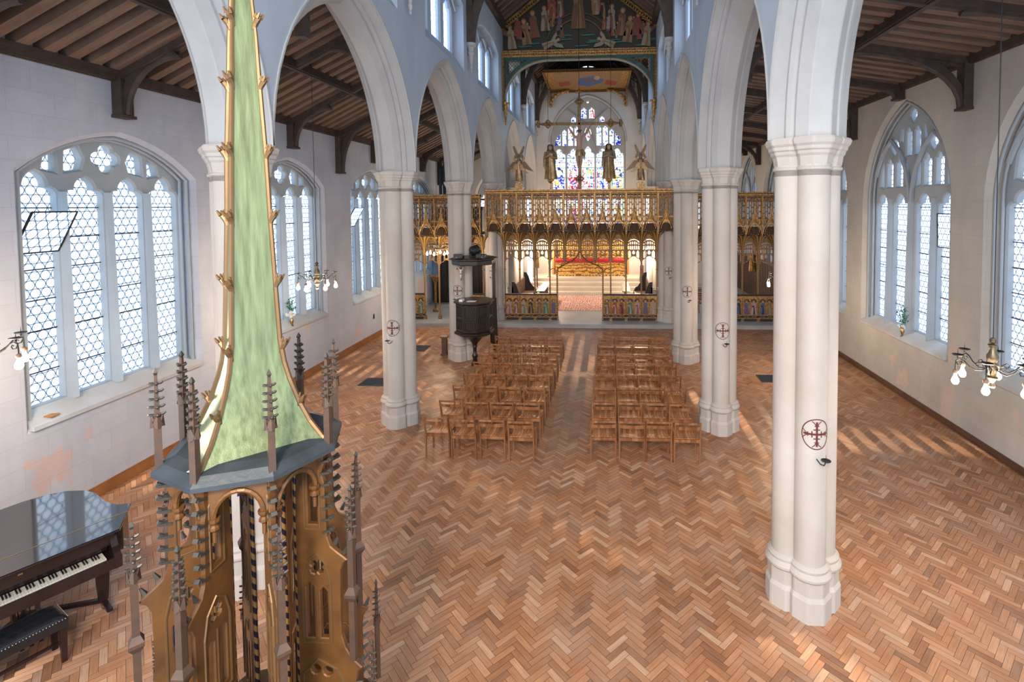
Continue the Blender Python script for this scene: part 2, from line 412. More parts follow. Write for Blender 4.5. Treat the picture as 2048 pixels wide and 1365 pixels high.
        for r in sorted(roots):
            m=MB();mp={}
            for f,mi in zip(s.f,s.m):
                if gf(fd(f[0]))==r:
                    nf=[]
                    for i in f:
                        if i not in mp:mp[i]=len(m.v);m.v.append(s.v[i])
                        nf.append(mp[i])
                    m.f.append(tuple(nf));m.m.append(mi)
            out.append(m)
        return out
    def build(s,name,mat,parent=None,smooth=False,loc=None,auto=None,single=False):
        if parent is not None and not single:
            ps=s.pieces()
            if ps:
                nm={'crockets':'crocket','gilded_spandrels':'gilded_spandrel','nail_heads':'nail_head','votive_candles':'votive_candle'}.get(name,name)
                for p in ps:o=p.build(nm,mat,parent,smooth,loc,auto,True)
                return o
        me=bpy.data.meshes.new(name)
        off=Vector((0,0,0))
        if parent is not None and parent.get('_w'): off=Vector(parent['_w'])
        if loc is not None: off=Vector(loc)
        me.from_pydata([(p[0]-off.x,p[1]-off.y,p[2]-off.z) for p in s.v],[],s.f)
        mats=mat if isinstance(mat,(list,tuple)) else [mat]
        for m in mats: me.materials.append(M[m] if isinstance(m,str) else m)
        if len(mats)>1: me.polygons.foreach_set('material_index',s.m)
        if smooth: me.polygons.foreach_set('use_smooth',[True]*len(me.polygons))
        me.update()
        if smooth:
            try: me.set_sharp_from_angle(angle=math.radians(auto or 38))
            except Exception: pass
        o=bpy.data.objects.new(name,me); COL.objects.link(o)
        if parent is not None: o.parent=parent
        elif loc is not None: o.location=loc
        return o
def tag(o,label,cat,group=None):
    o['label']=label;o['category']=cat
    if group:o['group']=group
    return o
def thing(name,label,cat,loc=(0,0,0),group=None,rz=0):
    """Empty; meshes built in world coords get shifted to it (rz must be 0 for that)"""
    o=bpy.data.objects.new(name,None);COL.objects.link(o);o.location=loc;o.rotation_euler=(0,0,rz);o.empty_display_size=.1
    if rz==0:o['_w']=tuple(loc)
    return tag(o,label,cat,group)
def local(name,label,cat,loc=(0,0,0),group=None,rz=0):
    """Empty whose parts are modelled in its own frame"""
    o=bpy.data.objects.new(name,None);COL.objects.link(o);o.location=loc;o.rotation_euler=(0,0,rz);o.empty_display_size=.1
    return tag(o,label,cat,group)
def struct(o): o['kind']='structure'; return o
def dup(root,loc,rz,label,group=None):
    r=root.copy();COL.objects.link(r);r.location=loc;r.rotation_euler=(0,0,rz);r['label']=label
    if group:r['group']=group
    for ch in list(root.children):
        c=ch.copy();COL.objects.link(c);c.parent=r
        for g_ in ch.children:
            d=g_.copy();COL.objects.link(d);d.parent=c
    return r
ORD=['nearest','second','third','fourth','fifth','sixth','seventh','eighth']

def arc(p,q,s,n=6):
    """arc p->q bulging by sagitta s to the RIGHT of travel; excludes q"""
    p=Vector(p);q=Vector(q);d=q-p;L=d.length
    if abs(s)<1e-6:return [tuple(p)]
    R=(L*L/4+s*s)/(2*abs(s));nrm=Vector((d.y,-d.x)).normalized()*(1 if s>0 else -1)
    c=(p+q)/2-nrm*(R-abs(s));a0=math.atan2(p.y-c.y,p.x-c.x);a1=math.atan2(q.y-c.y,q.x-c.x)
    da=a1-a0
    da=da%(2*PI) if s>0 else -((-da)%(2*PI))
    return [(c.x+R*cos(a0+da*i/n),c.y+R*sin(a0+da*i/n)) for i in range(n)]
def parch(a,h,n=12,xc=0,z0=0):
    """pointed arch pts from (+a) over the top to (-a), inclusive"""
    R=(a*a+h*h)/(2*a);tm=math.acos(max(-1,min(1,(R-a)/R)))
    r=[(xc+(a-R)+R*cos(tm*i/n),z0+R*sin(tm*i/n)) for i in range(n+1)]
    return r+[(2*xc-x,z) for x,z in r[::-1][1:]]
def segarch(a,h,s,n=8,xc=0,z0=0):
    r=arc((xc+a,z0),(xc,z0+h),s,n)
    r.append((xc,z0+h))
    return r+[(2*xc-x,z) for x,z in r[::-1][1:]]
def cusped(xc,w,z0,zs,za,cus=.55,n=5,ogee=True):
    """window light: rectangle with trefoil-cusped head"""
    a=w/2;h=za-zs
    r=[(a,zs)]
    c=(a*cus,zs+h*.42)
    pts=arc((a,zs),c,a*.20,n)+arc(c,(0,za),a*.16,n)+[(0,za)]
    half=pts
    L=[(xc-a,z0),(xc+a,z0)]+[(xc+x,z) for x,z in half]+[(xc-x,z) for x,z in half[::-1][1:]]
    return L
def foil(xc,zc,r,k=4,n=5,rot=PI/4,b=.55):
    pts=[]
    for i in range(k):
        a0=rot+2*PI*i/k-PI/k;a1=rot+2*PI*i/k+PI/k
        p=(xc+r*b*cos(a0),zc+r*b*sin(a0));q=(xc+r*b*cos(a1),zc+r*b*sin(a1))
        pts+=arc(p,q,r*(1-b*cos(PI/k)),n)
    return pts
def circ(xc,zc,r,n=16): return [(xc+r*cos(2*PI*i/n),zc+r*sin(2*PI*i/n)) for i in range(n)]
def dagger(xc,zc,w,h): return [(xc,zc-h/2)]+arc((xc,zc-h/2),(xc+w/2,zc),w*.05,3)[1:]+[(xc+w/2,zc)]+arc((xc+w/2,zc),(xc,zc+h/2),w*.12,4)[1:]+[(xc,zc+h/2)]+arc((xc,zc+h/2),(xc-w/2,zc),w*.12,4)[1:]+[(xc-w/2,zc)]

# ------------------------------------------------------------------ layout constants
XL,XR=-4.434,2.236         # arcade centre lines
XN=(XL+XR)/2
S=4.548; Y1=5.935
WLX,WRX=-8.15,6.95
T=.42                      # half arcade wall thickness
ZC=5.31                    # springing
YE=28.7                    # east wall
YS=19.6                    # screen line
PL=.15                     # chancel platform height
YW=-2.2                    # west end of modelled nave (open)

# ------------------------------------------------------------------ floor
def make_floor():
    w=.069;L=4*w;g=.0016
    x0,x1,y0,y1=WLX,WRX,1.2,18.95
    vs=[];fs=[];cols=[]
    c45=cos(PI/4)
    def W(a,b): return (c45*(a-b)*w,c45*(a+b)*w)
    rng=random.Random(3)
    # k along +Y (step w*sqrt2), j across (8*w/sqrt2)
    ks=int(y1/(w*1.4142))+30
    for k in range(-60,ks+60):
        for j in range(-30,31):
            for o in (0,1):
                if o==0: a,b,la,lb=k+8*j,k,4,1
                else: a,b,la,lb=k+8*j+4,k-3,1,4
                cx,cy=W(a+la/2,b+lb/2)
                if cx<x0-.1 or cx>x1+.1 or cy<y0-.1 or cy>y1+.1: continue
                gg=g/w
                q=[W(a+gg,b+gg),W(a+la-gg,b+gg),W(a+la-gg,b+lb-gg),W(a+gg,b+lb-gg)]
                q=[(min(max(x,x0),x1),min(max(y,y0),y1)) for x,y in q]
                n=len(vs);vs+=[(x,y,0) for x,y in q];fs.append((n,n+1,n+2,n+3))
                cols.append((rng.random(),rng.random(),float(o)))
    n=len(vs);vs+=[(x0-.6,YW,-.004),(x1+.6,YW,-.004),(x1+.6,y1,-.004),(x0-.6,y1,-.004)];fs.append((n,n+1,n+2,n+3));cols.append((0,0,0))
    me=bpy.data.meshes.new('floor');me.from_pydata(vs,[],fs)
    me.materials.append(M['floor']);me.materials.append(M['joint'])
    mi=[0]*len(fs);mi[-1]=1;me.polygons.foreach_set('material_index',mi)
    at=me.attributes.new('blk','FLOAT_VECTOR','FACE')
    at.data.foreach_set('vector',[c for t in cols for c in t])
    me.update();o=bpy.data.objects.new('floor',me);COL.objects.link(o);struct(o)
make_floor()
b=MB();b.box(WLX-.6,18.9,-.1,WRX+.6,YE+.1,PL);struct(b.build('floor_chancel_platform','slab'))
b=MB();b.box(WLX-.6,18.87,PL-.03,WRX+.6,19.0,PL+.004);struct(b.build('trim_1','slab'))
b=MB()
for i,(y,z) in enumerate([(25.0,.30),(25.55,.45),(26.1,.60),(26.7,.74)]): b.box(-3.99,y,PL,1.79,YE,z)
struct(b.build('floor_altar_steps','chancelstone'))
# dark lower ends of the chapels
# ------------------------------------------------------------------ walls with window openings
def frX(x,sgn): return ((x,0,0),(0,1,0),(0,0,1),(sgn,0,0))   # plate frame in Y,Z; front toward sgn*X
LC=[8.12+4.6*k for k in range(-2,5)]; LH=1.49
RC=[8.14+4.54*k for k in range(-2,5)]; RH=1.73
def lopen(c,g=0,zs=1.50): return [(c-LH-g,zs),(c+LH+g,zs)]+segarch(LH+g,.68+g*.6,.13,8,c,5.12)
def ropen(c,g=0,zs=1.38): return [(c-RH-g,zs),(c+RH+g,zs)]+parch(RH+g,2.43+g,12,c,4.6)
b=MB();b.plate([(YW,0),(YE,0),(YE,7.4),(YW,7.4)],[lopen(c) for c in LC],.5,frX(WLX,1),bevel=.07)
struct(b.build('wall_left','wallL'))
b=MB();b.plate([(YW,0),(YE,0),(YE,8.0),(YW,8.0)],[ropen(c) for c in RC],.5,frX(WRX,-1),bevel=.09)
struct(b.build('wall_right','wallR'))

def ltrac(c):
    H=[]
    wl=(2*LH-.20-.33)/4
    xs=[c-LH+.10+wl/2+i*(wl+.11) for i in range(4)]
    for i,x in enumerate(xs):
        za=5.10 if i in(1,2) else 5.16
        H.append(cusped(x,wl,1.68,4.74,za,.5))
    H.append(foil(c,5.425,.235,4,6,0,.62))
    for s in(-1,1):
        H.append([(c+s*.42,5.22),(c+s*.66,5.17),(c+s*.64,5.50),(c+s*.46,5.58),(c+s*.37,5.40)])
        H.append([(c+s*.78,5.15),(c+s*.98,5.19),(c+s*.94,5.38),(c+s*.78,5.46)])
    return H
def rtrac(c):
    H=[]
    wl=.66
    xs=[c-1.27,c-.48,c+.48,c+1.27]
    for x in xs:H.append(cusped(x,wl,1.56,4.42,4.80,.5))
    R=(RH**2+2.43**2)/(2*RH)
    def top(x): return 4.6+sqrt(max(0,R*R-(abs(x)+R-RH)**2))
    for s in(-1,1):
        for dx in(.56,.99): H.append(cusped(c+s*dx,.30,5.0,5.52,5.70,.5,3))
        H.append([(c+s*1.24,4.96),(c+s*1.45,5.02),(c+s*1.40,5.42),(c+s*1.24,5.74)])
        H.append([(c+s*.12,4.98),(c+s*.30,5.02),(c+s*.32,5.50),(c+s*.22,5.60)])
        H.append(dagger(c+s*.78,5.98,.36,.42))
        H.append(cusped(c+s*.17,.22,5.74,6.24,6.38,.5,3))
        H.append([(c+s*.40,6.02),(c+s*.52,6.12),(c+s*.46,6.38),(c+s*.38,6.42)])
    H.append(dagger(c,6.66,.26,.34))
    return H
wn=0
def window(side,c,opened=None):
    global wn;wn+=1
    x=WLX if side=='L' else WRX;s=1 if side=='L' else -1
    e=bpy.data.objects.new('window_%d'%wn,None);COL.objects.link(e);e.location=(x,c,0);e['_w']=(x,c,0);struct(e)
    o=lopen(c) if side=='L' else ropen(c)
    H=ltrac(c) if side=='L' else rtrac(c)
    b=MB();b.plate(o,H,.16,frX(x-s*.26,s),bevel=.03,back=False);b.build('tracery','tracery',e)
    # deeper mullions
    b=MB()
    if side=='L':
        wl=(2*LH-.20-.33)/4;ms=[c-LH+.10+(i+1)*(wl+.11)-.055 for i in range(3)]
        for m in ms:b.add([(x-s*.12,m,1.66),(x-s*.27,m-.05,1.60),(x-s*.27,m+.05,1.60),(x-s*.17,m,4.86),(x-s*.27,m-.05,4.86),(x-s*.27,m+.05,4.86)],[(0,1,4,3),(0,3,5,2),(3,4,5)])
    else:
        for m,w_ in((c-.875,.05),(c,.10),(c+.875,.05)):b.add([(x-s*.12,m,1.5),(x-s*.27,m-w_,1.46),(x-s*.27,m+w_,1.46),(x-s*.17,m,4.7),(x-s*.27,m-w_,4.7),(x-s*.27,m+w_,4.7)],[(0,1,4,3),(0,3,5,2),(3,4,5)])
        for sg_ in(-1,1):   # sub-arches
            P=parch(.82,1.55,8,0,4.62)
            b.tube([(x-s*.22,c+sg_*.86+u,v) for u,v in P if abs(sg_*.86+u)<1.6],.055,6)
    b.build('mullion','tracery',e)
    # splayed sill
    z0=1.50 if side=='L' else 1.38;hw=LH if side=='L' else RH
    b=MB();b.add([(x+s*.05,c-hw-.02,z0-.05),(x+s*.05,c+hw+.02,z0-.05),(x+s*.05,c-hw-.02,z0+.01),(x+s*.05,c+hw+.02,z0+.01),(x-s*.27,c-hw,z0+.17),(x-s*.27,c+hw,z0+.17),(x-s*.3,c-hw,z0-.05),(x-s*.3,c+hw,z0-.05)],[(0,1,3,2),(2,3,5,4),(0,2,4,6),(1,7,5,3),(0,6,7,1),(6,4,5,7)])
    b.build('window_sill','sill',e)
    # moulded rolls round the opening
    b=MB()
    for g_,dp,r in((-.05,.11,.03),(-.10,.20,.028)):
        o2=lopen(c,g_) if side=='L' else ropen(c,g_)
        b.tube([(x-s*dp,u,v) for u,v in o2[1:]]+[(x-s*dp,o2[0][0],o2[0][1])],r,6)
    b.build('window_surround','tracery',e,smooth=True)
    b=MB();zt=5.85 if side=='L' else 7.1
    b.add([(x-s*.40,c-hw+.02,z0+.05),(x-s*.40,c+hw-.02,z0+.05),(x-s*.40,c+hw-.02,zt),(x-s*.40,c-hw+.02,zt)],[(0,1,2,3) if s>0 else (3,2,1,0)])
    b.build('glazing','glassL' if side=='L' else 'glassR',e)
    b=MB();zz=z0+.65
    while zz<(4.9 if side=='L' else 4.7):
        b.box(min(x-s*.385,x-s*.375),c-hw+.1,zz-.009,max(x-s*.385,x-s*.375),c+hw-.1,zz+.009);zz+=.46 if int(zz*7)%3 else .62
    b.build('saddle_bar','came',e)
    if opened is not None:
        # top-hung vent leaning into the room
        y0,y1,zt,zb,out=opened
        fr=MB();A=Vector((x-s*.30,0,zb));B=Vector((x-s*.30+s*out,0,zt))
        for (p,q) in (((A.x,y0,A.z),(A.x,y1,A.z)),((B.x,y0,B.z),(B.x,y1,B.z)),((A.x,y0,A.z),(B.x,y0,B.z)),((A.x,y1,A.z),(B.x,y1,B.z))): fr.bar(p,q,.022,.022)
        v=fr.build('vent_frame','iron',e)
        g2=MB();g2.add([(A.x,y0,A.z),(A.x,y1,A.z),(B.x,y1,B.z),(B.x,y0,B.z)],[(0,1,2,3)])
        g2.build('vent_pane','glassL' if side=='L' else 'glassR',e)
    return e
for c in LC[1:]:
    wl=(2*LH-.53)/4;y0=c-LH+.10
    window('L',c,(y0,y0+wl,4.55,3.95,.34) if abs(c-8.12)<.1 or abs(c-17.32)<.1 else None)
for c in RC[1:]:
    window('R',c,(c-1.27-.33,c-1.27+.33,4.35,3.62,.02) if abs(c-12.68)<.1 else None)

# skirting boards
b=MB();b.box(WLX,2.6,0,WLX+.03,18.9,.17);b.box(WLX,2.6,.17,WLX+.018,18.9,.185);struct(b.build('baseboard_left','skirt'))
b=MB();b.box(WRX-.03,2.6,0,WRX,18.9,.13);b.box(WRX-.045,2.6,0,WRX-.03,18.9,.03);struct(b.build('baseboard_right','skirtd'))

# ------------------------------------------------------------------ arcades
AH=2.94;AA=S/2;AR=(AA*AA+AH*AH)/(2*AA)
KS=list(range(-2,5))      # arches between pier k and k+1
CLH=1.52
def arcade(X,side):
    nf=X+T if side=='L' else X-T       # nave face
    s=1 if side=='L' else -1
    # mouldings
    b=MB();prof=[(T,0),(T-.015,.02),(T-.12,.12),(T-.125,.155),(T-.165,.19),(T-.20,.19),(T-.205,.225),(T-.30,.33),(T-.315,.335)]
    prof=prof+[(-t,d) for t,d in prof[::-1]]
    n=16
    for k in KS:
        yc=Y1+k*S+AA
        for sg_ in(-1,1):
            rows=[]
            for t,d in prof:
                R=AR-d;tm=math.acos((AR-AA)/R)
                rows.append([(X+s*t,yc+sg_*((AA-AR)+R*cos(tm*i/n)),ZC+R*sin(tm*i/n)) for i in range(n+1)])
            b.loft(rows,cap=False,closed=False)
    ar=struct(b.build('wall_arcade_%s_arches'%('left' if side=='L' else 'right'),'archstone'))
    # nave side face with clerestory openings
    y0=Y1+KS[0]*S;y1=YE
    bot=[]
    for k in KS:
        yc=Y1+k*S+AA
        for u,v in parch(AA,AH,14,yc,ZC)[::-1]:
            bot.append((u,v))
    out=[(u,v) for u,v in bot]+[(bot[-1][0],11.45),(bot[0][0],11.45)]
    # weld duplicated springing points
    o2=[out[0]]
    for p in out[1:]:
        if abs(p[0]-o2[-1][0])+abs(p[1]-o2[-1][1])>1e-5:o2.append(p)
    holes=[[(Y1+k*S+AA-CLH,8.36),(Y1+k*S+AA+CLH,8.36)]+segarch(CLH,.30,.10,6,Y1+k*S+AA,10.15) for k in KS]
    b=MB();b.plate(o2,holes,.40,frX(nf,s),back=False)
    struct(b.build('wall_nave_%s'%('left' if side=='L' else 'right'),'wallN'))
    out=[p for p in o2[:-2]]+[(bot[-1][0],8.55),(bot[0][0],8.55)]
    b=MB();b.plate(out,[],.40,frX(X-s*T,-s),back=False);struct(b.build('wall_aisle_%s'%('left' if side=='L' else 'right'),'wallN'))
    # hood line over each arch
    b=MB()
    for k in KS:
        yc=Y1+k*S+AA
        b.tube([(nf+s*.0,u,v) for u,v in parch(AA+.0,AH+.0,12,yc,ZC)],.022,5)
    struct(b.build('trim_hood_%s'%('left' if side=='L' else 'right'),'archstone'))
    global wn
    for k in KS:
        yc=Y1+k*S+AA
        if yc<7: continue
        wn+=1
        e=bpy.data.objects.new('window_%d'%wn,None);COL.objects.link(e);e.location=(nf,yc,8.3);e['_w']=(nf,yc,8.3);struct(e)
        g2=MB();xg=nf-s*.41
        g2.add([(xg,yc-CLH,8.5),(xg,yc+CLH,8.5),(xg,yc+CLH,10.5),(xg,yc-CLH,10.5)],[(0,1,2,3)]);g2.build('glazing','glassC',e)
        wl=.62
        Hs=[cusped(yc+i*.96,wl,8.82,9.85,10.12,.5,3) for i in(-1,0,1)]
        o=[(yc-CLH,8.37),(yc+CLH,8.37)]+segarch(CLH,.30,.10,6,yc,10.15)
        t_=MB();t_.plate(o,Hs,.12,frX(nf-s*.27,s),bevel=.05,back=False);t_.build('tracery','wallN',e)
        t_=MB();t_.add([(nf,yc-CLH,8.36),(nf,yc+CLH,8.36),(nf-s*.28,yc+CLH,8.80),(nf-s*.28,yc-CLH,8.80),(nf-s*.28,yc-CLH,8.36),(nf-s*.28,yc+CLH,8.36)],[(0,1,2,3),(0,3,4),(1,5,2),(0,4,5,1)]);t_.build('window_sill','wallN',e)
        t_=MB()
        for i in(-1,0,1):
            t_.tube([(nf-s*.20,u,v) for u,v in segarch(.46,.26,.05,6,yc+i*.96,9.98)],.035,6)
        t_.build('label_mould','archstone',e)
arcade(XL,'L');arcade(XR,'R')

# piers
def radial(polys,n=96):
    """outer radius function of union of convex polys containing/near origin"""
    res=[]
    for i in range(n):
        a=2*PI*i/n;dx,dy=cos(a),sin(a);best=.05
        for P in polys:
            m=len(P)
            for j in range(m):
                x1,y1=P[j];x2,y2=P[(j+1)%m];ex,ey=x2-x1,y2-y1
                den=dx*ey-dy*ex
                if abs(den)<1e-9:continue
                t=(x1*ey-y1*ex)/den;u=(x1*dy-y1*dx)/den
                if t>best and -1e-6<=u<=1+1e-6:best=t
        res.append((best*dx,best*dy))
    return res
def lobes(d,r,sides,rot=0,n=96):
    ps=[]
    for q in range(4):
        cx,cy=d*cos(q*PI/2),d*sin(q*PI/2)
        ps.append([(cx+r*cos(2*PI*i/sides+rot),cy+r*sin(2*PI*i/sides+rot)) for i in range(sides)])
    return radial(ps,n)
RD=24
def ring(pl,z): return [(x,y,z) for x,y in pl]
def make_pier(label,x,y):
    o=local('stone_pier',label,'pier',(x,y,0),'clustered stone piers of the nave arcades')
    D=.182
    b=MB();sh=lobes(D,.170,RD)
    b.loft([ring(sh,.60),ring(sh,4.99)],cap=False);b.build('shaft','stone',o,smooth=True,auto=30)
    oc=PI/8
    b=MB()
    pl=lambda r:lobes(D,r,8,oc)
    b.loft([ring(pl(.235),0),ring(pl(.235),.24),ring(pl(.212),.285),ring(pl(.212),.44),ring(pl(.205),.455)],cap=True);
    rl=lambda r:lobes(D,r,RD)
    b.loft([ring(rl(.215),.45),ring(rl(.235),.475),ring(rl(.238),.50),ring(rl(.222),.525),ring(rl(.205),.545),ring(rl(.212),.575),ring(rl(.185),.60),ring(rl(.170),.61)],cap=False)
    b.build('base','stone',o)
    b=MB()
    b.loft([ring(rl(.170),4.90),ring(rl(.170),4.955),ring(rl(.186),4.965),ring(rl(.192),4.985),ring(rl(.176),5.0),ring(rl(.172),5.02)],cap=False)
    b.loft([ring(pl(.178),5.01),ring(pl(.195),5.11),ring(pl(.215),5.135),ring(pl(.222),5.165),ring(pl(.240),5.18),ring(pl(.246),5.215),ring(pl(.268),5.24),ring(pl(.282),5.285),ring(pl(.265),5.31)],cap=True)
    b.build('capital','stone',o)
    return o
pier0=None
plabL=['pale clustered pier of the left arcade, half hidden behind the green-gold spire','clustered stone pier in the left arcade, left of the chairs','left arcade pier standing behind the dark pulpit','left arcade pier at the corner of the gilded screen','left chancel pier just behind the gilded screen','left chancel pier nearest the altar']
plabR=['biggest clustered pier, right foreground, base on open floor','right arcade pier beside the right block of chairs','right arcade pier near the front chairs, second before the screen','right pier where the gilded screen ends','right chancel pier behind the gilded screen','right chancel pier nearest the altar']
for i in range(5):
    for side,X,lab in(('L',XL,plabL),('R',XR,plabR)):
        loc=(X,Y1+i*S,0 if i<3 else PL)
        if pier0 is None:pier0=make_pier(lab[i],X,Y1);pier0.location=loc
        else:dup(pier0,loc,0,lab[i])

# consecration crosses + pricket sconces on the piers
def consec(label,x,y,z,r,R=.170):
    # painted on the round front shaft: wrap (u,v) round the cylinder
    b=MB();e=.003
    def W(u,v):a=u/R;return (x+(R+e)*sin(a),y-(R+e)*cos(a),z+v)
    def strip(pts,w):
        L=[];n=len(pts)
        for i,p in enumerate(pts):
            d=Vector(pts[min(i+1,n-1)])-Vector(pts[max(i-1,0)]);d=Vector((d.x,d.y)).normalized();nn=Vector((-d.y,d.x))*w/2
            L.append((W(p[0]+nn.x,p[1]+nn.y),W(p[0]-nn.x,p[1]-nn.y)))
        vs=[q for l in L for q in l];b.add(vs,[(2*i,2*i+1,2*i+3,2*i+2) for i in range(len(L)-1)])
    strip([(r*.92*cos(2*PI*i/32),r*1.0*sin(2*PI*i/32)) for i in range(33)],.011)
    for a in range(4):
        ca,sa=cos(a*PI/2),sin(a*PI/2)
        def rr(p,q):return (p*ca-q*sa,p*sa+q*ca)
        strip([rr(t*r,0) for t in(0,.2,.4,.6,.82)],.022)
        for q in(-1,1):
            strip([rr(r*t,q*r*o_) for t,o_ in((.45,.02),(.62,.07),(.75,.16),(.86,.30))],.009)
        strip([rr(.3*r,-.035),rr(.3*r,.035)],.012);strip([rr(.55*r,-.025),rr(.55*r,.025)],.010)
    o=b.build('painted_cross','redpaint',None,loc=(x,y,z));return tag(o,label,'painted cross','consecration crosses on the piers')
def sconce(label,x,y,z,sx):
    o=thing('pricket_sconce',label,'candle sconce',(x,y,z),'iron prickets on the piers')
    b=MB();b.tube([(x,y+.0,z),(x+.02*sx,y-.05,z-.03),(x+.04*sx,y-.10,z-.02),(x+.05*sx,y-.12,z+.03)],.006,6);b.build('bracket','iron',o)
    b=MB();b.lathe([(.005,0),(.03,.002),(.05,.012),(.052,.016),(.03,.006),(.004,.01)],(x+.05*sx,y-.12,z+.03),12);b.build('drip_pan','iron',o,smooth=True)
    b=MB();b.tube([(x+.05*sx,y-.12,z+.03),(x+.05*sx,y-.12,z+.11)],[.005,.001],6);b.build('spike','iron',o)
cl=['right foreground pier','pier beside the right chairs','pier at the front right chairs','right pier by the screen']
cm=['pier left of the chairs','pier behind the pulpit','left pier by the screen']
ZX=2.10
for i in range(4):
    yy=Y1+i*S-.182
    z=ZX
    consec('dark red cross in a circle painted on the '+cl[i],XR,yy,z,.165);sconce('small iron candle pricket on the '+cl[i],XR,yy-.170,z-.27,1)
    if i:
        consec('dark red cross in a circle painted on the '+cm[i-1],XL,yy,z,.165);sconce('small iron candle pricket on the '+cm[i-1],XL,yy-.170,z-.27,-1)
# ------------------------------------------------------------------ aisle roofs
def aisle_roof(side):
    if side=='L': xw,xn,zw,sl,s=WLX,XL-T,6.75,.49,1
    else: xw,xn,zw,sl,s=WRX,XR+T,7.30,.165,-1
    wd=abs(xn-xw);zn=zw+sl*wd
    yA,yB=1.5,YE
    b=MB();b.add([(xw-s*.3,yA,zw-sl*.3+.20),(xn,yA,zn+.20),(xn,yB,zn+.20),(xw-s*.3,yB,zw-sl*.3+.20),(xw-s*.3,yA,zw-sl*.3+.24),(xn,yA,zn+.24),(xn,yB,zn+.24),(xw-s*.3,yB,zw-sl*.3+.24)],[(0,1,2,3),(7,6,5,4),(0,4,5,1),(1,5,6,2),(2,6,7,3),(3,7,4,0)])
    struct(b.build('ceiling_aisle_%s'%('left' if side=='L' else 'right'),'boardshade'))
    b=MB();y=yA+.1
    while y<yB:
        b.bar((xw,y,zw+.12),(xn,y,zn+.12),.165,.15);y+=.335
    struct(b.build('ceiling_rafters_%s'%('left' if side=='L' else 'right'),'board'))
    b=MB()
    b.bar((xw+s*.06,yA,zw+.03),(xw+s*.06,yB,zw+.03),.12,.17);b.bar((xw+s*.10,yA,zw+.07),(xw+s*.10,yB,zw+.07),.10,.08);b.bar((xw+s*.04,yA,zw-.04),(xw+s*.04,yB,zw-.04),.06,.05)
    xm=(xw+xn)/2;zm=(zw+zn)/2
    b.bar((xm,yA,zm+.0),(xm,yB,zm+.0),.15,.17);b.bar((xm,yA,zm-.09),(xm,yB,zm-.09),.09,.05)
    b.bar((xn-s*.07,yA,zn-.0),(xn-s*.07,yB,zn-.0),.14,.18)
    struct(b.build('trim_purlins_%s'%('left' if side=='L' else 'right'),'timber'))
    cs=LC if side=='L' else RC
    pos=[]
    for c in cs[1:]:
        pos.append((c,1))
        pos.append((c+(2.3 if side=='L' else 2.27),0))
    n=0
    for y,short in pos:
        if y>28 or y<5:continue
        n+=1
        if side=='L': zb=6.12 if short else 5.62
        else: zb=7.05 if short else 6.40
        sd='left' if side=='L' else 'right'
        o=thing('roof_bracket','oak roof bracket on the %s aisle wall, %s along, %s'%(sd,(ORD+['ninth','tenth','eleventh'])[n-1].replace('nearest','first'),'over a window' if short else 'between windows'),'roof bracket',(xw,y,zb),'oak brackets under the %s aisle roof'%sd)
        b=MB();b.box(min(xw,xw+s*.17),y-.11,zb,max(xw,xw+s*.17),y+.11,zw+.02);b.box(min(xw,xw+s*.12),y-.14,zb-.03,max(xw,xw+s*.20),y+.14,zb+.03) if 0 else b.box(min(xw,xw+s*.20),y-.13,zb-.03,max(xw,xw+s*.20),y+.13,zb+.02)
        b.build('wall_post','timber',o)
        b=MB();b.bar((xw,y,zw+.02),(xn,y,zn+.02),.20,.20);b.bar((xw,y,zw-.09),(xn,y,zn-.09),.10,.05);b.build('principal_rafter','timber',o)
        # curved brace wall side
        def brace(x0,sg,z0,wx,z_end):
            P=[];Q=[];m=9
            for i in range(m+1):
                a=PI/2*i/m
                P.append((x0+sg*(.14+wx*(1-cos(a))),z0+.03+(z_end-z0-.03)*sin(a)))
                Q.append((x0+sg*(.04+wx*.95*(1-cos(a))),z0+.03+(z_end-z0+.12)*sin(a)))
            return P+Q[::-1]
        wx=(.95 if side=='L' else (2.0 if not short else 1.5))
        ze=zw+sl*wx-.12
        out=brace(xw+s*.04,s,zb,wx,ze)
        b=MB();b.plate(out,[],.12,((0,y-.06,0),(1,0,0),(0,0,1),(0,-1,0)));
        m=len(out)//2
        b.tube([(p[0],y,p[1]) for p in out[:m]],.045,6)
        b.build('curved_brace','timber',o)
        wx2=.8;z0=zn-1.0
        out=brace(xn,-s,z0,wx2,zn-sl*wx2-.12)
        b=MB();b.plate(out,[],.12,((0,y-.06,0),(1,0,0),(0,0,1),(0,-1,0)));b.tube([(p[0],y,p[1]) for p in out[:len(out)//2]],.045,6)
        b.box(min(xn,xn-s*.15),y-.09,z0-.03,max(xn,xn-s*.15),y+.09,zn)
        b.build('inner_brace','timber',o)
aisle_roof('L');aisle_roof('R')

# ------------------------------------------------------------------ nave roof
NL,NR=XL+T,XR-T;ZW=11.40;ZA=13.7
b=MB()
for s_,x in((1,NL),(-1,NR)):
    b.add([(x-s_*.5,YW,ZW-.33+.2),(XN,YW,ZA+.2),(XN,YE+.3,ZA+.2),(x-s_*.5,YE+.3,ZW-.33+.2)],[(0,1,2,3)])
struct(b.build('ceiling_nave','boardshade'))
b=MB();y=5.0
while y<YE:
    for x in(NL,NR): b.bar((x,y,ZW+.1),(XN,y,ZA+.1),.13,.14)
    y+=.42
struct(b.build('ceiling_nave_rafters','board'))
b=MB()
for x,s_ in((NL,1),(NR,-1)):
    b.bar((x+s_*.09,4,ZW),(x+s_*.09,YE,ZW),.18,.24);b.bar((x+s_*1.6,4,ZW+1.08),(x+s_*1.6,YE,ZW+1.08),.14,.16)
b.bar((XN,4,ZA-.02),(XN,YE,ZA-.02),.2,.25)
struct(b.build('trim_nave_purlins','timber'))
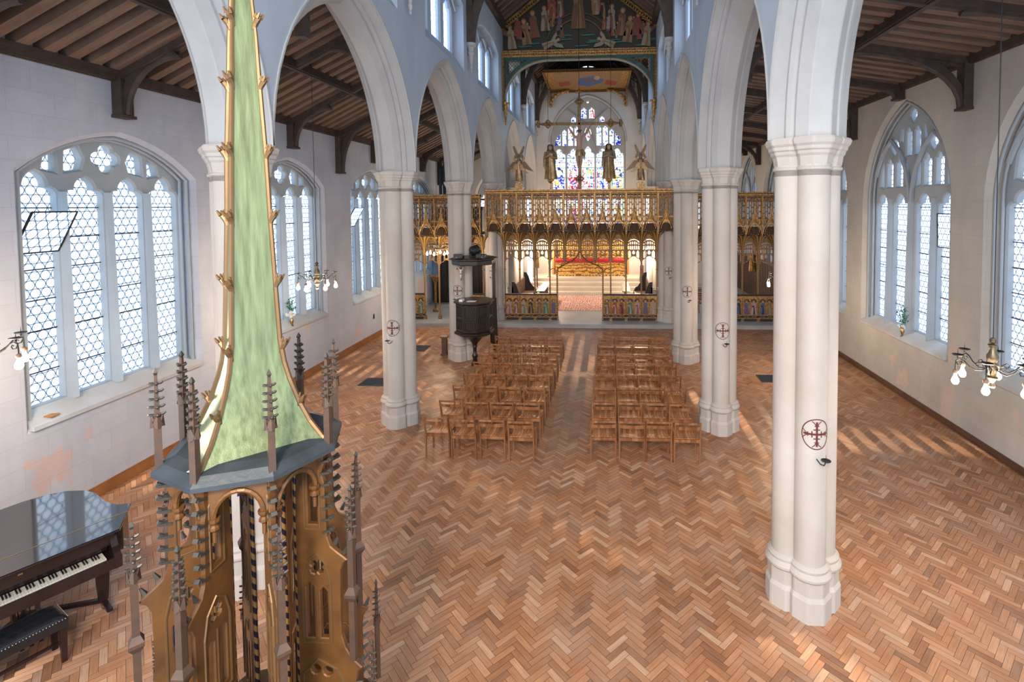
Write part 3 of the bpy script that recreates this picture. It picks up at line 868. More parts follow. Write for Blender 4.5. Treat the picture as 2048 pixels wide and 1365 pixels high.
def corbel(b,x,s,y,zt):
    rr=[(0.0,-.85),(.02,-.84),(.035,-.80),(.02,-.76),(.045,-.70),(.05,-.66),(.03,-.62),(.06,-.50),(.07,-.34),(.10,-.30),(.10,-.26),(.075,-.24),(.10,-.12),(.15,-.08),(.15,0),(0,0)]
    b.lathe(rr,(x+s*.10,y,zt),10)
for i in range(1,6):
    y=min(Y1+i*S-(.35 if i!=3 else 0),YE-.35)
    if i==3:continue
    o=thing('roof_truss','dark curved timber truss across the nave roof, %s'%['','just before the clerestory nearest the camera','in front of the painted tester','','over the choir behind the painted tester','tight against the east wall'][i],'roof truss',(XN,y,9.2),'timber trusses of the nave roof')
    for x,s_ in((NL,1),(NR,-1)):
        b=MB()
        P=[];Q=[]
        for k in range(13):
            a=PI/2*k/12
            P.append((x+s_*(.16+3.17*(1-cos(a))),9.25+3.05*sin(a)))
            Q.append((x+s_*(.02+3.30*(1-cos(a))*1.0),9.25+3.55*sin(a)))
        b.plate(P+Q[::-1],[],.16,((0,y-.08,0),(1,0,0),(0,0,1),(0,-1,0)))
        b.tube([(p[0],y,p[1]) for p in P],.07,6);b.box(min(x,x+s_*.18),y-.1,9.25,max(x,x+s_*.18),y+.1,ZW+.1)
        b.bar((x,y,ZW-.05),(XN,y,ZA-.05),.22,.26)
        b.build('curved_brace','timber',o)
        # pierced spandrel
        b=MB();sp_=[(x+s_*.18,10.6),(x+s_*.20,11.2),(x+s_*1.2,11.95),(x+s_*1.05,11.7)]
        b.tube([(p[0],y,p[1]) for p in sp_],.03,5)
        for k in range(5):b.tube([(x+s_*(.2+.17*k),y,10.75+.2*k),(x+s_*(.24+.22*k),y,11.35+.16*k)],.02,5)
        b.build('spandrel_tracery','timber',o)
        b=MB();corbel(b,x,s_,y,9.25);b.build('corbel','archstone',o,smooth=True)

# ------------------------------------------------------------------ painted tester over the screen
YT=19.6
o=thing('painted_tester','painted and gilded boarded gable with robed figures above the rood screen','painted tester',(XN,YT,10.2))
zb=10.45
out=[(NL,zb),(NR,zb),(NR,11.35),(XN,13.6),(NL,11.35)]
b=MB();b.plate(out,[],.12,((0,YT+.12,0),(1,0,0),(0,0,1),(0,-1,0)));b.build('painted_board','paintdark',o)
def figure2(b,x,z,h,lean=0,side=1,cols=(1,3,8),halo=2,wing=None,fl=0,w=.34):
    """flat robed figure in the X,Z plane, returns via callback polygons; material indices"""
    def R(u,v):
        c_,s_=cos(lean),sin(lean);return (x+(u*c_-v*s_)*side,z+(u*s_+v*c_))
    def poly(mi,pts,e):
        b.mat(mi);b.add([(*[R(u*h,v*h)[0]],e,R(u*h,v*h)[1]) for u,v in pts],[tuple(range(len(pts)))])
    if halo is not None:poly(halo,[(.10*cos(2*PI*i/14),.89+.10*sin(2*PI*i/14)) for i in range(14)],fl-.004)
    if wing is not None:
        poly(wing,[(-.06,.66),(-.30,.95),(-.52,.98),(-.42,.80),(-.30,.62),(-.12,.52)],fl-.005)
        poly(wing,[(.06,.66),(.22,.92),(.38,.96),(.32,.76),(.12,.52)],fl-.005)
    poly(cols[0],[(-w*.55,.0),(w*.55,0),(w*.46,.28),(w*.36,.52),(w*.42,.70),(.07,.80),(-.07,.80),(-w*.42,.70),(-w*.36,.5),(-w*.50,.25)],fl-.006)
    poly(cols[1],[(-w*.15,.0),(w*.25,0),(w*.20,.34),(w*.05,.62),(-w*.10,.62),(-w*.02,.34)],fl-.009)
    poly(cols[2],[(.057*cos(2*PI*i/12),.865+.07*sin(2*PI*i/12)) for i in range(12)],fl-.010)
    poly(cols[1],[(-w*.40,.62),(-w*.30,.50),(w*.10,.56),(w*.08,.63)],fl-.012)
PM=['paintdark','p_white','p_gold','p_brown','p_red','p_blue','p_green','p_black','p_flesh','gilt']
b=MB()
rng=random.Random(5)
def fy(v): return YT-v
for (x,z,h,ln,sd,cs,wg) in [
    (-3.62,10.55,.92,.12,1,(1,2,8),3),(1.42,10.55,.92,-.12,1,(1,2,8),3),
    (-2.45,10.60,.72,1.15,-1,(1,2,8),1),(.25,10.60,.72,1.15,1,(1,2,8),1),
    (-3.05,10.7,1.0,.15,1,(2,3,8),None),(-2.75,10.95,1.05,.1,1,(3,4,8),None),(.72,10.7,1.0,-.15,1,(2,3,8),None),(.48,10.95,1.05,-.1,1,(3,2,8),None),
    (-2.35,11.2,.95,.05,1,(1,3,8),None),(.12,11.2,.95,-.05,1,(1,3,8),None),
    (-2.05,11.65,.85,0,1,(4,2,8),None),(-1.78,11.75,.85,0,1,(3,1,8),None),(-.15,11.65,.85,0,1,(7,2,8),None),(-.42,11.75,.85,0,1,(2,1,8),None),
    (1.0,10.95,.85,-.2,1,(4,3,8),None),(-3.3,10.95,.85,.2,1,(4,3,8),None)]:
    figure2(b,x,z,h,ln,sd,cs,2,wg,fy(.01)-0)
for k in range(34):
    x=NL+.35+(NR-NL-.7)*rng.random();z=10.75+rng.random()*max(.1,(13.0-11.0)*(1-abs(x-XN)/3.0));h=rng.uniform(.45,.7)
    if abs(x-XN)<.55:continue
    figure2(b,x,z,h,rng.uniform(-.2,.2),1,(rng.choice((3,4,7,3,2)),rng.choice((2,3,5)),8),rng.choice((2,None)),None,YT-.0005)
figure2(b,XN,11.25,1.8,0,1,(3,2,8),9,None,fy(.02),.28)
b.mat(3)
for r_,w_ in((1.05,.05),(1.25,.03)):
    P=[(XN+r_*cos(PI*i/24),10.55+r_*1.05*sin(PI*i/24)) for i in range(25)];Q=[(XN+(r_-w_)*cos(PI*i/24),10.55+(r_-w_)*1.05*sin(PI*i/24)) for i in range(25)]
    n_=len(P);b.add([(p[0],YT-.005,p[1]) for p in P]+[(p[0],YT-.005,p[1]) for p in Q],[(i,i+1,n_+i+1,n_+i) for i in range(n_-1)])
b.mat(6)
for k in range(16):
    x=NL+.3+rng.random()*5.4;z=zb+.05+rng.random()*.5;b.add([(x,YT-.003,z),(x+.5,YT-.003,z+.03),(x+.4,YT-.003,z+.07),(x-.1,YT-.003,z+.05)],[(0,1,2,3)])
b.build('painted_figures',PM,o)
b=MB()
# beam with bobbin cresting
b.box(NL,YT-.16,10.20,NR,YT+.16,10.27);b.box(NL,YT-.20,10.30,NR,YT+.10,10.36);b.box(NL,YT-.16,10.40,NR,YT+.1,10.45)
x=NL+.04
while x<NR: b.ball((x,YT-.17,10.38),.035,6);b.ball((x,YT-.15,10.285),.04,6);x+=.095
for s_,x0 in((1,NL),(-1,NR)):
    b.bar((x0,YT-.08,11.38),(XN,YT-.08,13.6),.14,.08,(0,0,1));b.bar((x0,YT-.08,11.22),(XN,YT-.08,13.44),.10,.04,(0,0,1))
    for k in range(34):
        t_=k/34;b.ball((x0+(XN-x0)*t_,YT-.14,11.28+(2.22)*t_),.035,6)
b.build('gilded_beam','gilt',o)
b=MB();b.box(NL,YT-.12,10.27,NR,YT+.12,10.30);b.box(NL,YT-.12,10.36,NR,YT+.1,10.40);b.build('red_fillet','p_red',o)
def flatarch(x0,x1,z0,z1,n=10,cr=.9):
    """haunched arch: quarter curves joined by a straight"""
    w=x1-x0;L=[]
    for i in range(n+1):
        a=PI/2*i/n;L.append((x0+cr*(1-cos(a))*1.35,z0+(z1-z0)*sin(a)))
    return L+[(x0+x1-x,z) for x,z in L[::-1]]
inn=flatarch(NL+.10,NR-.10,8.6,10.08,12,1.25)
outr=flatarch(NL+.02,NR-.02,8.6,10.2,12,.72)
b=MB();b.plate(inn+[(NR,8.55),(NR,10.2),(NL,10.2),(NL,8.55)],[[(NL+.22,9.55),(NL+.55,9.86),(NL+.95,10.1),(NL+.22,10.1)],[(NR-.22,9.55),(NR-.55,9.86),(NR-.95,10.1),(NR-.22,10.1)]],.22,((0,YT-.11,0),(1,0,0),(0,0,1),(0,-1,0)));b.build('green_arch','green',o)
b=MB();b.tube([(x,YT-.12,z) for x,z in inn],.035,6)
b.build('arch_rib','p_white',o)
b=MB()
for s_,x0 in((1,NL),(-1,NR)):
    for k in range(5):
        for j in range(5-k):
            b.lathe([(.065,-.01),(.085,0),(.065,.01)],(0,0,0),10) if 0 else None
            cx=x0+s_*(.30+.13*k);cz=10.04-.13*j
            P=[(cx+.05*cos(2*PI*i/8),YT-.02,cz+.05*sin(2*PI*i/8)) for i in range(9)];b.tube(P,.012,4)
    b.box(min(x0,x0+s_*.07),YT-.14,8.55,max(x0,x0+s_*.07),YT+.1,10.2)
    for k in range(17):b.ball((x0+s_*.10,YT-.13,8.6+.094*k),.035,6)
b.build('gilded_spandrels','giltd',o)
b=MB()
for x,s_ in((NL,1),(NR,-1)):corbel(b,x,s_,YT-.05,8.52)
b.build('gilded_corbel','gilt',o,smooth=True)

# ------------------------------------------------------------------ east wall, window, chapels
ECX,EH,ES,EA=XN-.04,2.10,8.10,2.54
fe=((0,YE,0),(1,0,0),(0,0,1),(0,-1,0))
eo=[(ECX-EH,2.8),(ECX+EH,2.8)]+parch(EH,EA,14,ECX,ES)
gable=[(NL-.3,0),(NR+.3,0),(NR+.3,11.2),(XN,14.2),(NL-.3,11.2)]
sm=[cusped(XN+dx,.24,12.25,12.75,12.98,.5,3) for dx in(-.18,.18)]
b=MB();b.plate(gable,[eo]+sm,.5,fe,bevel=.10);struct(b.build('wall_east','wallE'))
b=MB();b.tube([(u,YE+.02,v) for u,v in parch(EH+.05,EA+.06,14,ECX,ES)],.06,8);struct(b.build('trim_east_hood','archstone'))
for nm,xa,xb,zt,cx,hw in(('aisle_left',WLX-.4,XL-T+.2,8.6,-6.3,1.2),('aisle_right',XR+T-.2,WRX+.4,8.4,4.75,1.35)):
    b=MB();ho=[(cx-hw,2.6),(cx+hw,2.6)]+parch(hw,1.7,10,cx,4.9)
    b.plate([(xa,0),(xb,0),(xb,zt),(xa,zt)],[ho],.4,fe,bevel=.08);struct(b.build('wall_east_'+nm,'wallE'))
    wn+=1;e=bpy.data.objects.new('window_%d'%wn,None);COL.objects.link(e);e.location=(cx,YE,2.6);e['_w']=(cx,YE,2.6);struct(e)
    b=MB();b.plate(ho,[cusped(cx+i*.72*hw/1.2,.56*hw/1.2,2.75,4.9,5.25,.5,3) for i in(-1,0,1)]+[foil(cx,5.75,.30)]+[dagger(cx+s_*.55,5.55,.2,.35) for s_ in(-1,1)],.14,((0,YE+.2,0),(1,0,0),(0,0,1),(0,-1,0)),bevel=.04,back=False);b.build('tracery','tracery',e)
    b=MB();b.add([(cx-hw,YE+.35,2.6),(cx+hw,YE+.35,2.6),(cx+hw,YE+.35,6.7),(cx-hw,YE+.35,6.7)],[(3,2,1,0)]);b.build('glazing','g_white',e)
wn+=1;e=bpy.data.objects.new('window_%d'%wn,None);COL.objects.link(e);e.location=(ECX,YE,2.8);e['_w']=(ECX,YE,2.8);struct(e)
lw=.72;xs=[ECX+i*.82 for i in(-2,-1,0,1,2)]
H=[]
for i,x in enumerate(xs):H.append(cusped(x,lw,2.95,7.30,7.76 if i!=2 else 7.90,.5))
for s_ in(-1,1):
    for dx in(.62,.98,1.34):
        H.append(cusped(ECX+s_*dx,.28,7.93,8.88,9.02,.5,3) if dx<1.3 else cusped(ECX+s_*1.33,.24,7.93,8.70,8.84,.5,3))
    H.append([(ECX+s_*1.54,7.95),(ECX+s_*1.86,7.95),(ECX+s_*1.80,8.35),(ECX+s_*1.54,8.62)])
    H.append(cusped(ECX+s_*.22,.30,9.45,9.90,10.05,.5,3))
    H.append(cusped(ECX+s_*.80,.26,9.16,9.44,9.56,.5,3))
    H.append([(ECX+s_*.30,9.08),(ECX+s_*.50,9.12),(ECX+s_*.50,9.30)])
H.append(dagger(ECX,8.60,.40,.90))
H.append(circ(ECX,10.36,.07,8))
b=MB();b.plate(eo,H,.16,((0,YE+.24,0),(1,0,0),(0,0,1),(0,-1,0)),bevel=.03,back=False);b.build('tracery','archstone',e)
b=MB();b.add([(ECX-EH,YE+.40,2.8),(ECX+EH,YE+.40,2.8),(ECX+EH,YE+.40,10.7),(ECX-EH,YE+.40,10.7)],[(3,2,1,0)]);b.build('glazing','g_white',e)
b=MB();b.add([(XN-.4,YE+.40,12.1),(XN+.4,YE+.40,12.1),(XN+.4,YE+.40,13.1),(XN-.4,YE+.40,13.1)],[(3,2,1,0)]);b.build('glazing','g_white',e)
GM=['g_white','g_blue','g_red','g_gold','g_green','g_purple','g_flesh','g_navy']
b=MB();gy=YE+.39
def gp(mi,pts):b.mat(mi);b.add([(u,gy,v) for u,v in pts],[tuple(range(len(pts)))])
schemes=[((1,3,6),(7,3)),((2,5,6),(5,3)),((0,2,6),(4,2)),((0,1,6),(1,2)),((3,1,6),(7,4))]
for x,(cs,(k1,k2)) in zip(xs,schemes):
    for zz in(3.2,):figure2(b,x,zz,1.5,0,1,cs,3,None,gy-.0,.44)
    gy2=gy
    b.mat(k1);
    # background panel behind figure, border, robes
    for s_ in(-1,1):
        gp(k2,[(x+s_*.27,3.0),(x+s_*.33,3.0),(x+s_*.33,6.6),(x+s_*.27,6.6)])
        gp(k1,[(x+s_*.17,5.0),(x+s_*.26,5.0),(x+s_*.26,6.35),(x+s_*.19,6.45)])
    gp(k1,[(x-.24,6.1),(x+.24,6.1),(x+.20,6.55),(x,6.72),(x-.20,6.55)])
    figure2(b,x,4.85,1.75,0,1,cs,3,None,gy-.002,.40)
    for k in range(5):
        gp([1,2,7,2,1][k] if x!=xs[2] else 2,[(x-.2+.1*k-.018,6.95),(x-.2+.1*k+.018,6.95),(x-.2+.1*k+.018,7.15),(x-.2+.1*k-.018,7.15)])
        gp([7,3,1,3,7][k],[(x-.2+.1*k-.02,7.3),(x-.2+.1*k+.02,7.3),(x-.2+.1*k,7.5)])
    gp(3,[(x-.25,6.80),(x+.25,6.80),(x+.25,6.86),(x-.25,6.86)])
for s_ in(-1,1):
    for dx in(.62,.98,1.33):
        gp(1 if dx!=.98 else 2,[(ECX+s_*dx-.10,8.62),(ECX+s_*dx+.10,8.62),(ECX+s_*dx,8.78)]);gp(3,[(ECX+s_*dx-.08,8.50),(ECX+s_*dx+.08,8.50),(ECX+s_*dx,8.6)])
    gp(7,[(ECX+s_*1.56,7.9),(ECX+s_*1.9,7.9),(ECX+s_*1.82,8.4),(ECX+s_*1.56,8.65)])
    figure2(b,ECX+s_*.24,9.42,.62,0,1,(1,0,6) if s_<0 else (2,0,6),3,None,gy,.42)
    gp(7,[(ECX+s_*.84-.10,9.3),(ECX+s_*.84+.10,9.3),(ECX+s_*.84,9.45)])
gp(3,[(ECX-.2,8.45),(ECX+.2,8.45),(ECX+.12,8.95),(ECX,9.15),(ECX-.12,8.95)]);gp(2,[(ECX-.2,8.42),(ECX,8.38),(ECX+.2,8.42),(ECX+.13,8.55),(ECX-.13,8.55)])
b.mat(1);gp(1,circ(ECX,8.4,.10,12));gp(3,circ(ECX,10.40,.09,10))
b.build('stained_figures',GM,e)
b=MB()
for zz in [3.4+.55*i for i in range(9)]: b.box(ECX-EH+.1,YE+.33,zz-.012,ECX+EH-.1,YE+.35,zz+.012)
b.build('saddle_bar','came',e)
b=MB()
for m in(-1.23,-.41,.41,1.23):
    x=ECX+m;b.add([(x,YE+.08,2.85),(x-.05,YE+.24,2.85),(x+.05,YE+.24,2.85),(x,YE+.08,7.9),(x-.05,YE+.24,7.9),(x+.05,YE+.24,7.9)],[(0,3,4,1),(0,2,5,3),(3,5,4)])
for s_ in(-1,1):
    for off in(0,): b.bar((ECX,YE+.2,8.98),(ECX+s_*1.15,YE+.2,9.95),.07,.07)
    b.tube([(ECX+s_*(.41-.41*sin(PI/2*i/6)),YE+.2,7.95+1.25*i/6) for i in range(7)],.045,6)
b.build('mullion','archstone',e)

# gilded canopy above the altar
o=thing('altar_canopy','gilded painted canopy panel hanging high over the altar at the east wall','canopy',(XN,27.6,10.9))
b=MB();cx=XN
def cp(u,t,dz=0):return (cx+u*(1.0),28.66-1.9*t,10.95+.62*t+dz)
b.add([cp(-2.1,0),cp(2.1,0),cp(2.25,1),cp(-2.25,1),cp(-2.1,0,.06),cp(2.1,0,.06),cp(2.25,1,.06),cp(-2.25,1,.06)],[(0,1,2,3),(7,6,5,4),(0,4,5,1),(1,5,6,2),(2,6,7,3),(3,7,4,0)]);b.build('gilded_panel','gilt',o)
b=MB()
def cpoly(mi,pts):b.mat(mi);b.add([cp(u,t,-.006-.002*mi) for u,t in pts],[tuple(range(len(pts)))])
cpoly(0,[(-1.7,.12),(1.7,.12),(1.8,.88),(-1.8,.88)])
cpoly(1,[(-.55,.3),(.1,.2),(.75,.38),(.9,.55),(.3,.72),(-.4,.62)]);cpoly(2,[(.9,.30),(1.5,.22),(1.6,.42),(1.0,.52)]);cpoly(2,[(-.9,.30),(-1.5,.22),(-1.6,.42),(-1.0,.5)])
cpoly(3,[(.52+.16*cos(i*PI/5),.62+.10*sin(i*PI/5)) for i in range(10)]);cpoly(4,[(-.2,.5),(.4,.42),(.5,.5),(-.1,.62)])
b.build('painted_figure',['p_gold','p_blue','p_red','p_flesh','p_brown'],o)
b=MB();b.bar(cp(-2.3,1,-.02),cp(2.3,1,-.02),.12,.14);b.bar(cp(-2.15,0,-.05),cp(2.15,0,-.05),.1,.12);b.bar(cp(-2.12,0,-.03),cp(-2.28,1,-.03),.1,.1);b.bar(cp(2.12,0,-.03),cp(2.28,1,-.03),.1,.1)
for k in range(40):b.ball((cx-2.25+4.5*k/39,28.66-1.98,11.60),.04,6)
b.build('frame','giltd',o)
b=MB()
for s_ in(-1,1):
    b.box(cx+s_*2.12-.04,28.3,10.05,cx+s_*2.12+.04,28.68,10.95)
    for k in range(7):
        a=PI/2*k/6;b.ball((cx+s_*(2.08-.95*(1-cos(a))),28.5,10.1+.78*sin(a)),.11,7)
    b.tube([(cx+s_*(2.08-.95*(1-cos(PI/2*k/8))),28.5,10.1+.78*sin(PI/2*k/8)) for k in range(9)],.05,6)
b.build('cusped_bracket','gilt',o)

# ------------------------------------------------------------------ rood screen
BW=5.86/10
SX0=XN-5*BW
Y_L=19.12     # loft front
def gothic_head(bw,z0,zs,zc,mode=0):
    """tracery head of one opening: outline + holes"""
    a=bw/2
    top=[(a*cos(PI*i/12),zs+(zc-zs)*sin(PI*i/12)) for i in range(13)]
    fr=arc((-a,z0-.0),(0,z0+.26),-.07,6)+arc((0,z0+.26),(a,z0),-.07,6)
    out=top+[(-a,z0)]+fr[1:]+[(a,z0)]
    H=[]
    n=6
    for i in range(n):
        x=-a+.03+(2*a-.06)*(i+.5)/n;w=(2*a-.06)/n*.68
        zt=zs+(zc-zs)*sqrt(max(0,1-(x/a)**2))-.05
        H.append([(x-w/2,zs-.10),(x+w/2,zs-.10),(x+w/2,zs+.02),(x,zs+.05),(x-w/2,zs+.02)])
        if zt-zs>.12:H.append(dagger(x,(zs+.07+zt)/2,w,zt-zs-.08))
    for i in range(3):
        x=-a+.03+(2*a-.06)*(i+.5)/3;w=(2*a-.06)/3*.7
        zl=z0+.26*(1-abs(x)/a)+.06
        H.append([(x-w/2,zl+.04),(x,zl),(x+w/2,zl+.04),(x+w/2,zs-.20),(x,zs-.13),(x-w/2,zs-.20)])
    return out,H
def merge(b,out,holes,dep,x,y,bevel=0,sgn=-1):
    b.plate([(u+x,v) for u,v in out],[[(u+x,v) for u,v in h] for h in holes],dep,((0,y,0),(1,0,0),(0,0,1),(0,sgn,0)),bevel=bevel,back=True)
def loft_panel_shape(w,z0,z1):
    H=[]
    cols=6;cw=(w-.03)/cols
    z=z1-.04
    # top row quatrefoils
    for i in range(4):
        H.append(foil(-w/2+.015+(w-.03)*(i+.5)/4,z-.07,.052,4,3))
    zt=z-.16
    rows=3;rh=(zt-z0-.03)/rows
    for r in range(rows):
        for i in range(cols):
            x=-w/2+.015+cw*(i+.5);ww=cw*.80;zb_=zt-rh*(r+1)+.006+(.05 if i%2 else -.02);ze=zt-rh*r-.004-(-.045 if (i%2 and r) else .028)
            H.append([(x-ww/2,zb_+.02),(x,zb_),(x+ww/2,zb_+.02),(x+ww/2,ze-.045),(x,ze),(x-ww/2,ze-.045)])
    return [(-w/2,z0),(w/2,z0),(w/2,z1),(-w/2,z1)],H
protoM={}
def meshof(key,fn,mat,smooth=False):
    if key not in protoM:
        b=MB();fn(b);ob=b.build(key,mat,None,smooth=smooth);protoM[key]=ob.data;bpy.data.objects.remove(ob)
    return protoM[key]
def inst(name,key,fn,mat,parent,loc,smooth=False,scale=None):
    me=meshof(key,fn,mat,smooth)
    o=bpy.data.objects.new(name,me);COL.objects.link(o);o.parent=parent;o.location=loc
    if scale:o.scale=scale
    return o
def f_post(h,w=.062,base=.35):
    def f(b):
        b.box(-.055,-.06,0,.055,.06,.09);b.box(-.045,-.05,.09,.045,.05,.14)
        b.loft([[(w/2*cos(PI/4*k+PI/8),w/2*sin(PI/4*k+PI/8),z) for k in range(8)] for z in(.14,h)])
        for z in(.30,h-.75,h-.05): b.lathe([(w/2,-.02),(w/2+.018,-.008),(w/2+.018,.008),(w/2,.02)],(0,0,z),8)
    return f
def f_cone(b):   # fan coving springing from a post toward the nave
    pr=[(.03,2.82),(.045,2.90),(.05,3.0),(.075,3.12),(.12,3.26),(.19,3.40),(.27,3.50),(.36,3.57)]
    b.lathe(pr,(0,0,0),20,-PI-.001,0.001,0)
def f_head(b):
    out,H=gothic_head(BW-.05,2.36,2.98,3.25);merge(b,out,H,.035,0,0)
def f_fill(b):   # wall above the arch heads behind the coving
    a=(BW-.04)/2;top=[(a*cos(PI*i/12),2.98+.30*sin(PI*i/12)) for i in range(13)]
    out=top+[(-BW/2,2.9),(-BW/2,3.62),(BW/2,3.62),(BW/2,2.9)]
    merge(b,out,[],.03,0,.02)
def f_loft(b):
    out,H=loft_panel_shape(BW-.045,4.16,5.06);merge(b,out,H,.03,0,0)
def f_loftlow(b):
    out,H=[(-BW/2+.02,3.98),(BW/2-.02,3.98),(BW/2-.02,4.16),(-BW/2+.02,4.16)],[[(x-.018,4.0),(x+.018,4.0),(x+.018,4.12),(x-.018,4.12)] for x in[-.22+.063*i for i in range(8)]]
    merge(b,out,H,.03,0,0)
def f_canopy(b):
    # crocketed ogee gable over a bowed shell canopy
    a=BW/2-.02
    L=[(a,3.66),(a*.93,3.80),(a*.72,3.94),(a*.42,4.06),(a*.22,4.22),(a*.10,4.42),(.012,4.62)]
    o1=L+[(-x,z) for x,z in L[::-1]]
    inn=[(a*.72,3.70),(a*.66,3.80),(a*.48,3.90),(a*.26,3.99),(0,4.14)]
    i1=inn+[(-x,z) for x,z in inn[::-1][1:]]
    o2=[(a,3.66)]+L[1:]+[(-x,z) for x,z in L[::-1]]+[(-a*.72,3.70)]+[(-x,z) for x,z in inn[1:]]+[(x,z) for x,z in inn[::-1][1:]]
    b.plate(o1,[i1] if 0 else [],.02,((0,-.10,0),(1,0,0),(0,0,1),(0,-1,0))) if 0 else None
    gin=[(a*.60,3.86),(a*.34,4.02),(a*.14,4.22),(0,4.44)]
    gb=gin+[(-x,z) for x,z in gin[::-1][1:]]+[(-a*.30,3.92),(0,3.99),(a*.30,3.92)]
    b.plate(gb,[[(x-.012,4.03),(x+.012,4.03),(x+.012,4.14-abs(x)),(x,4.17-abs(x)),(x-.012,4.14-abs(x))] for x in(-.05,0,.05)],.02,((0,-.115,0),(1,0,0),(0,0,1),(0,-1,0)))
    b.tube([(x,-.10-.05*cos(PI*x/(2*a)),z) for x,z in L+[(-x,z) for x,z in L[::-1]]],.019,6)
    b.tube([(x,-.09,z) for x,z in i1],.012,5)
    for s_ in(-1,1):
        for i in range(1,6):
            x,z=L[i];b.ball((s_*(x+.022),-.13,z+.022),.024,6)
        for i in range(4):b.tube([(s_*a*(.62-.15*i),-.11,3.92+.06*i),(s_*a*(.42-.13*i),-.11,4.04+.12*i)],.009,4)
    for z,r in((4.66,.035),(4.72,.020),(4.80,.045),(4.86,.02),(4.92,.035),(4.99,.02)):b.ball((0,-.11,z),r,6)
    b.tube([(0,-.11,4.55),(0,-.11,5.0)],.013,5)
    # tracery in the gable
    for x in(-.10,-.05,0,.05,.10):b.tube([(x,-.10,4.06-abs(x)*.8),(x,-.10,4.28-abs(x)*1.6)],.008,4)
    # lower cusped fringe
    for i in range(9):
        t_=-1+2*i/8;b.ball((t_*a,-.16*cos(t_*1.3)-.02,3.60+.05*abs(t_)),.018,5)
def f_shell(b):
    a=BW/2-.02
    R_=[]
    for k in range(5):
        f=k/4;R_.append([(a*cos(PI*i/10)*(1-.30*f),-.16*sin(PI*i/10)*(1-.75*f)-.0,3.64+.04*abs(cos(PI*i/10))+.20*f+.06*sin(PI*i/10)*f) for i in range(11)])
    b.loft(R_,cap=False,closed=False)
    for k in range(1,10):
        b.tube([(a*cos(PI*k/10)*(1-.30*f/4),-.16*sin(PI*k/10)*(1-.75*f/4)-.01,3.64+.04*abs(cos(PI*k/10))+.20*f/4+.06*sin(PI*k/10)*f/4) for f in range(5)],.008,4)
def f_lpost(b):
    b.box(-.028,-.05,3.58,.028,.03,5.08);b.box(-.016,-.075,3.56,.016,-.045,5.08)
    b.ball((0,-.04,3.52),.035,6);b.ball((0,-.04,3.45),.02,6)
    for z in(3.7,4.0,4.3,4.6,4.9):b.box(-.034,-.082,z-.012,.034,.03,z+.012)
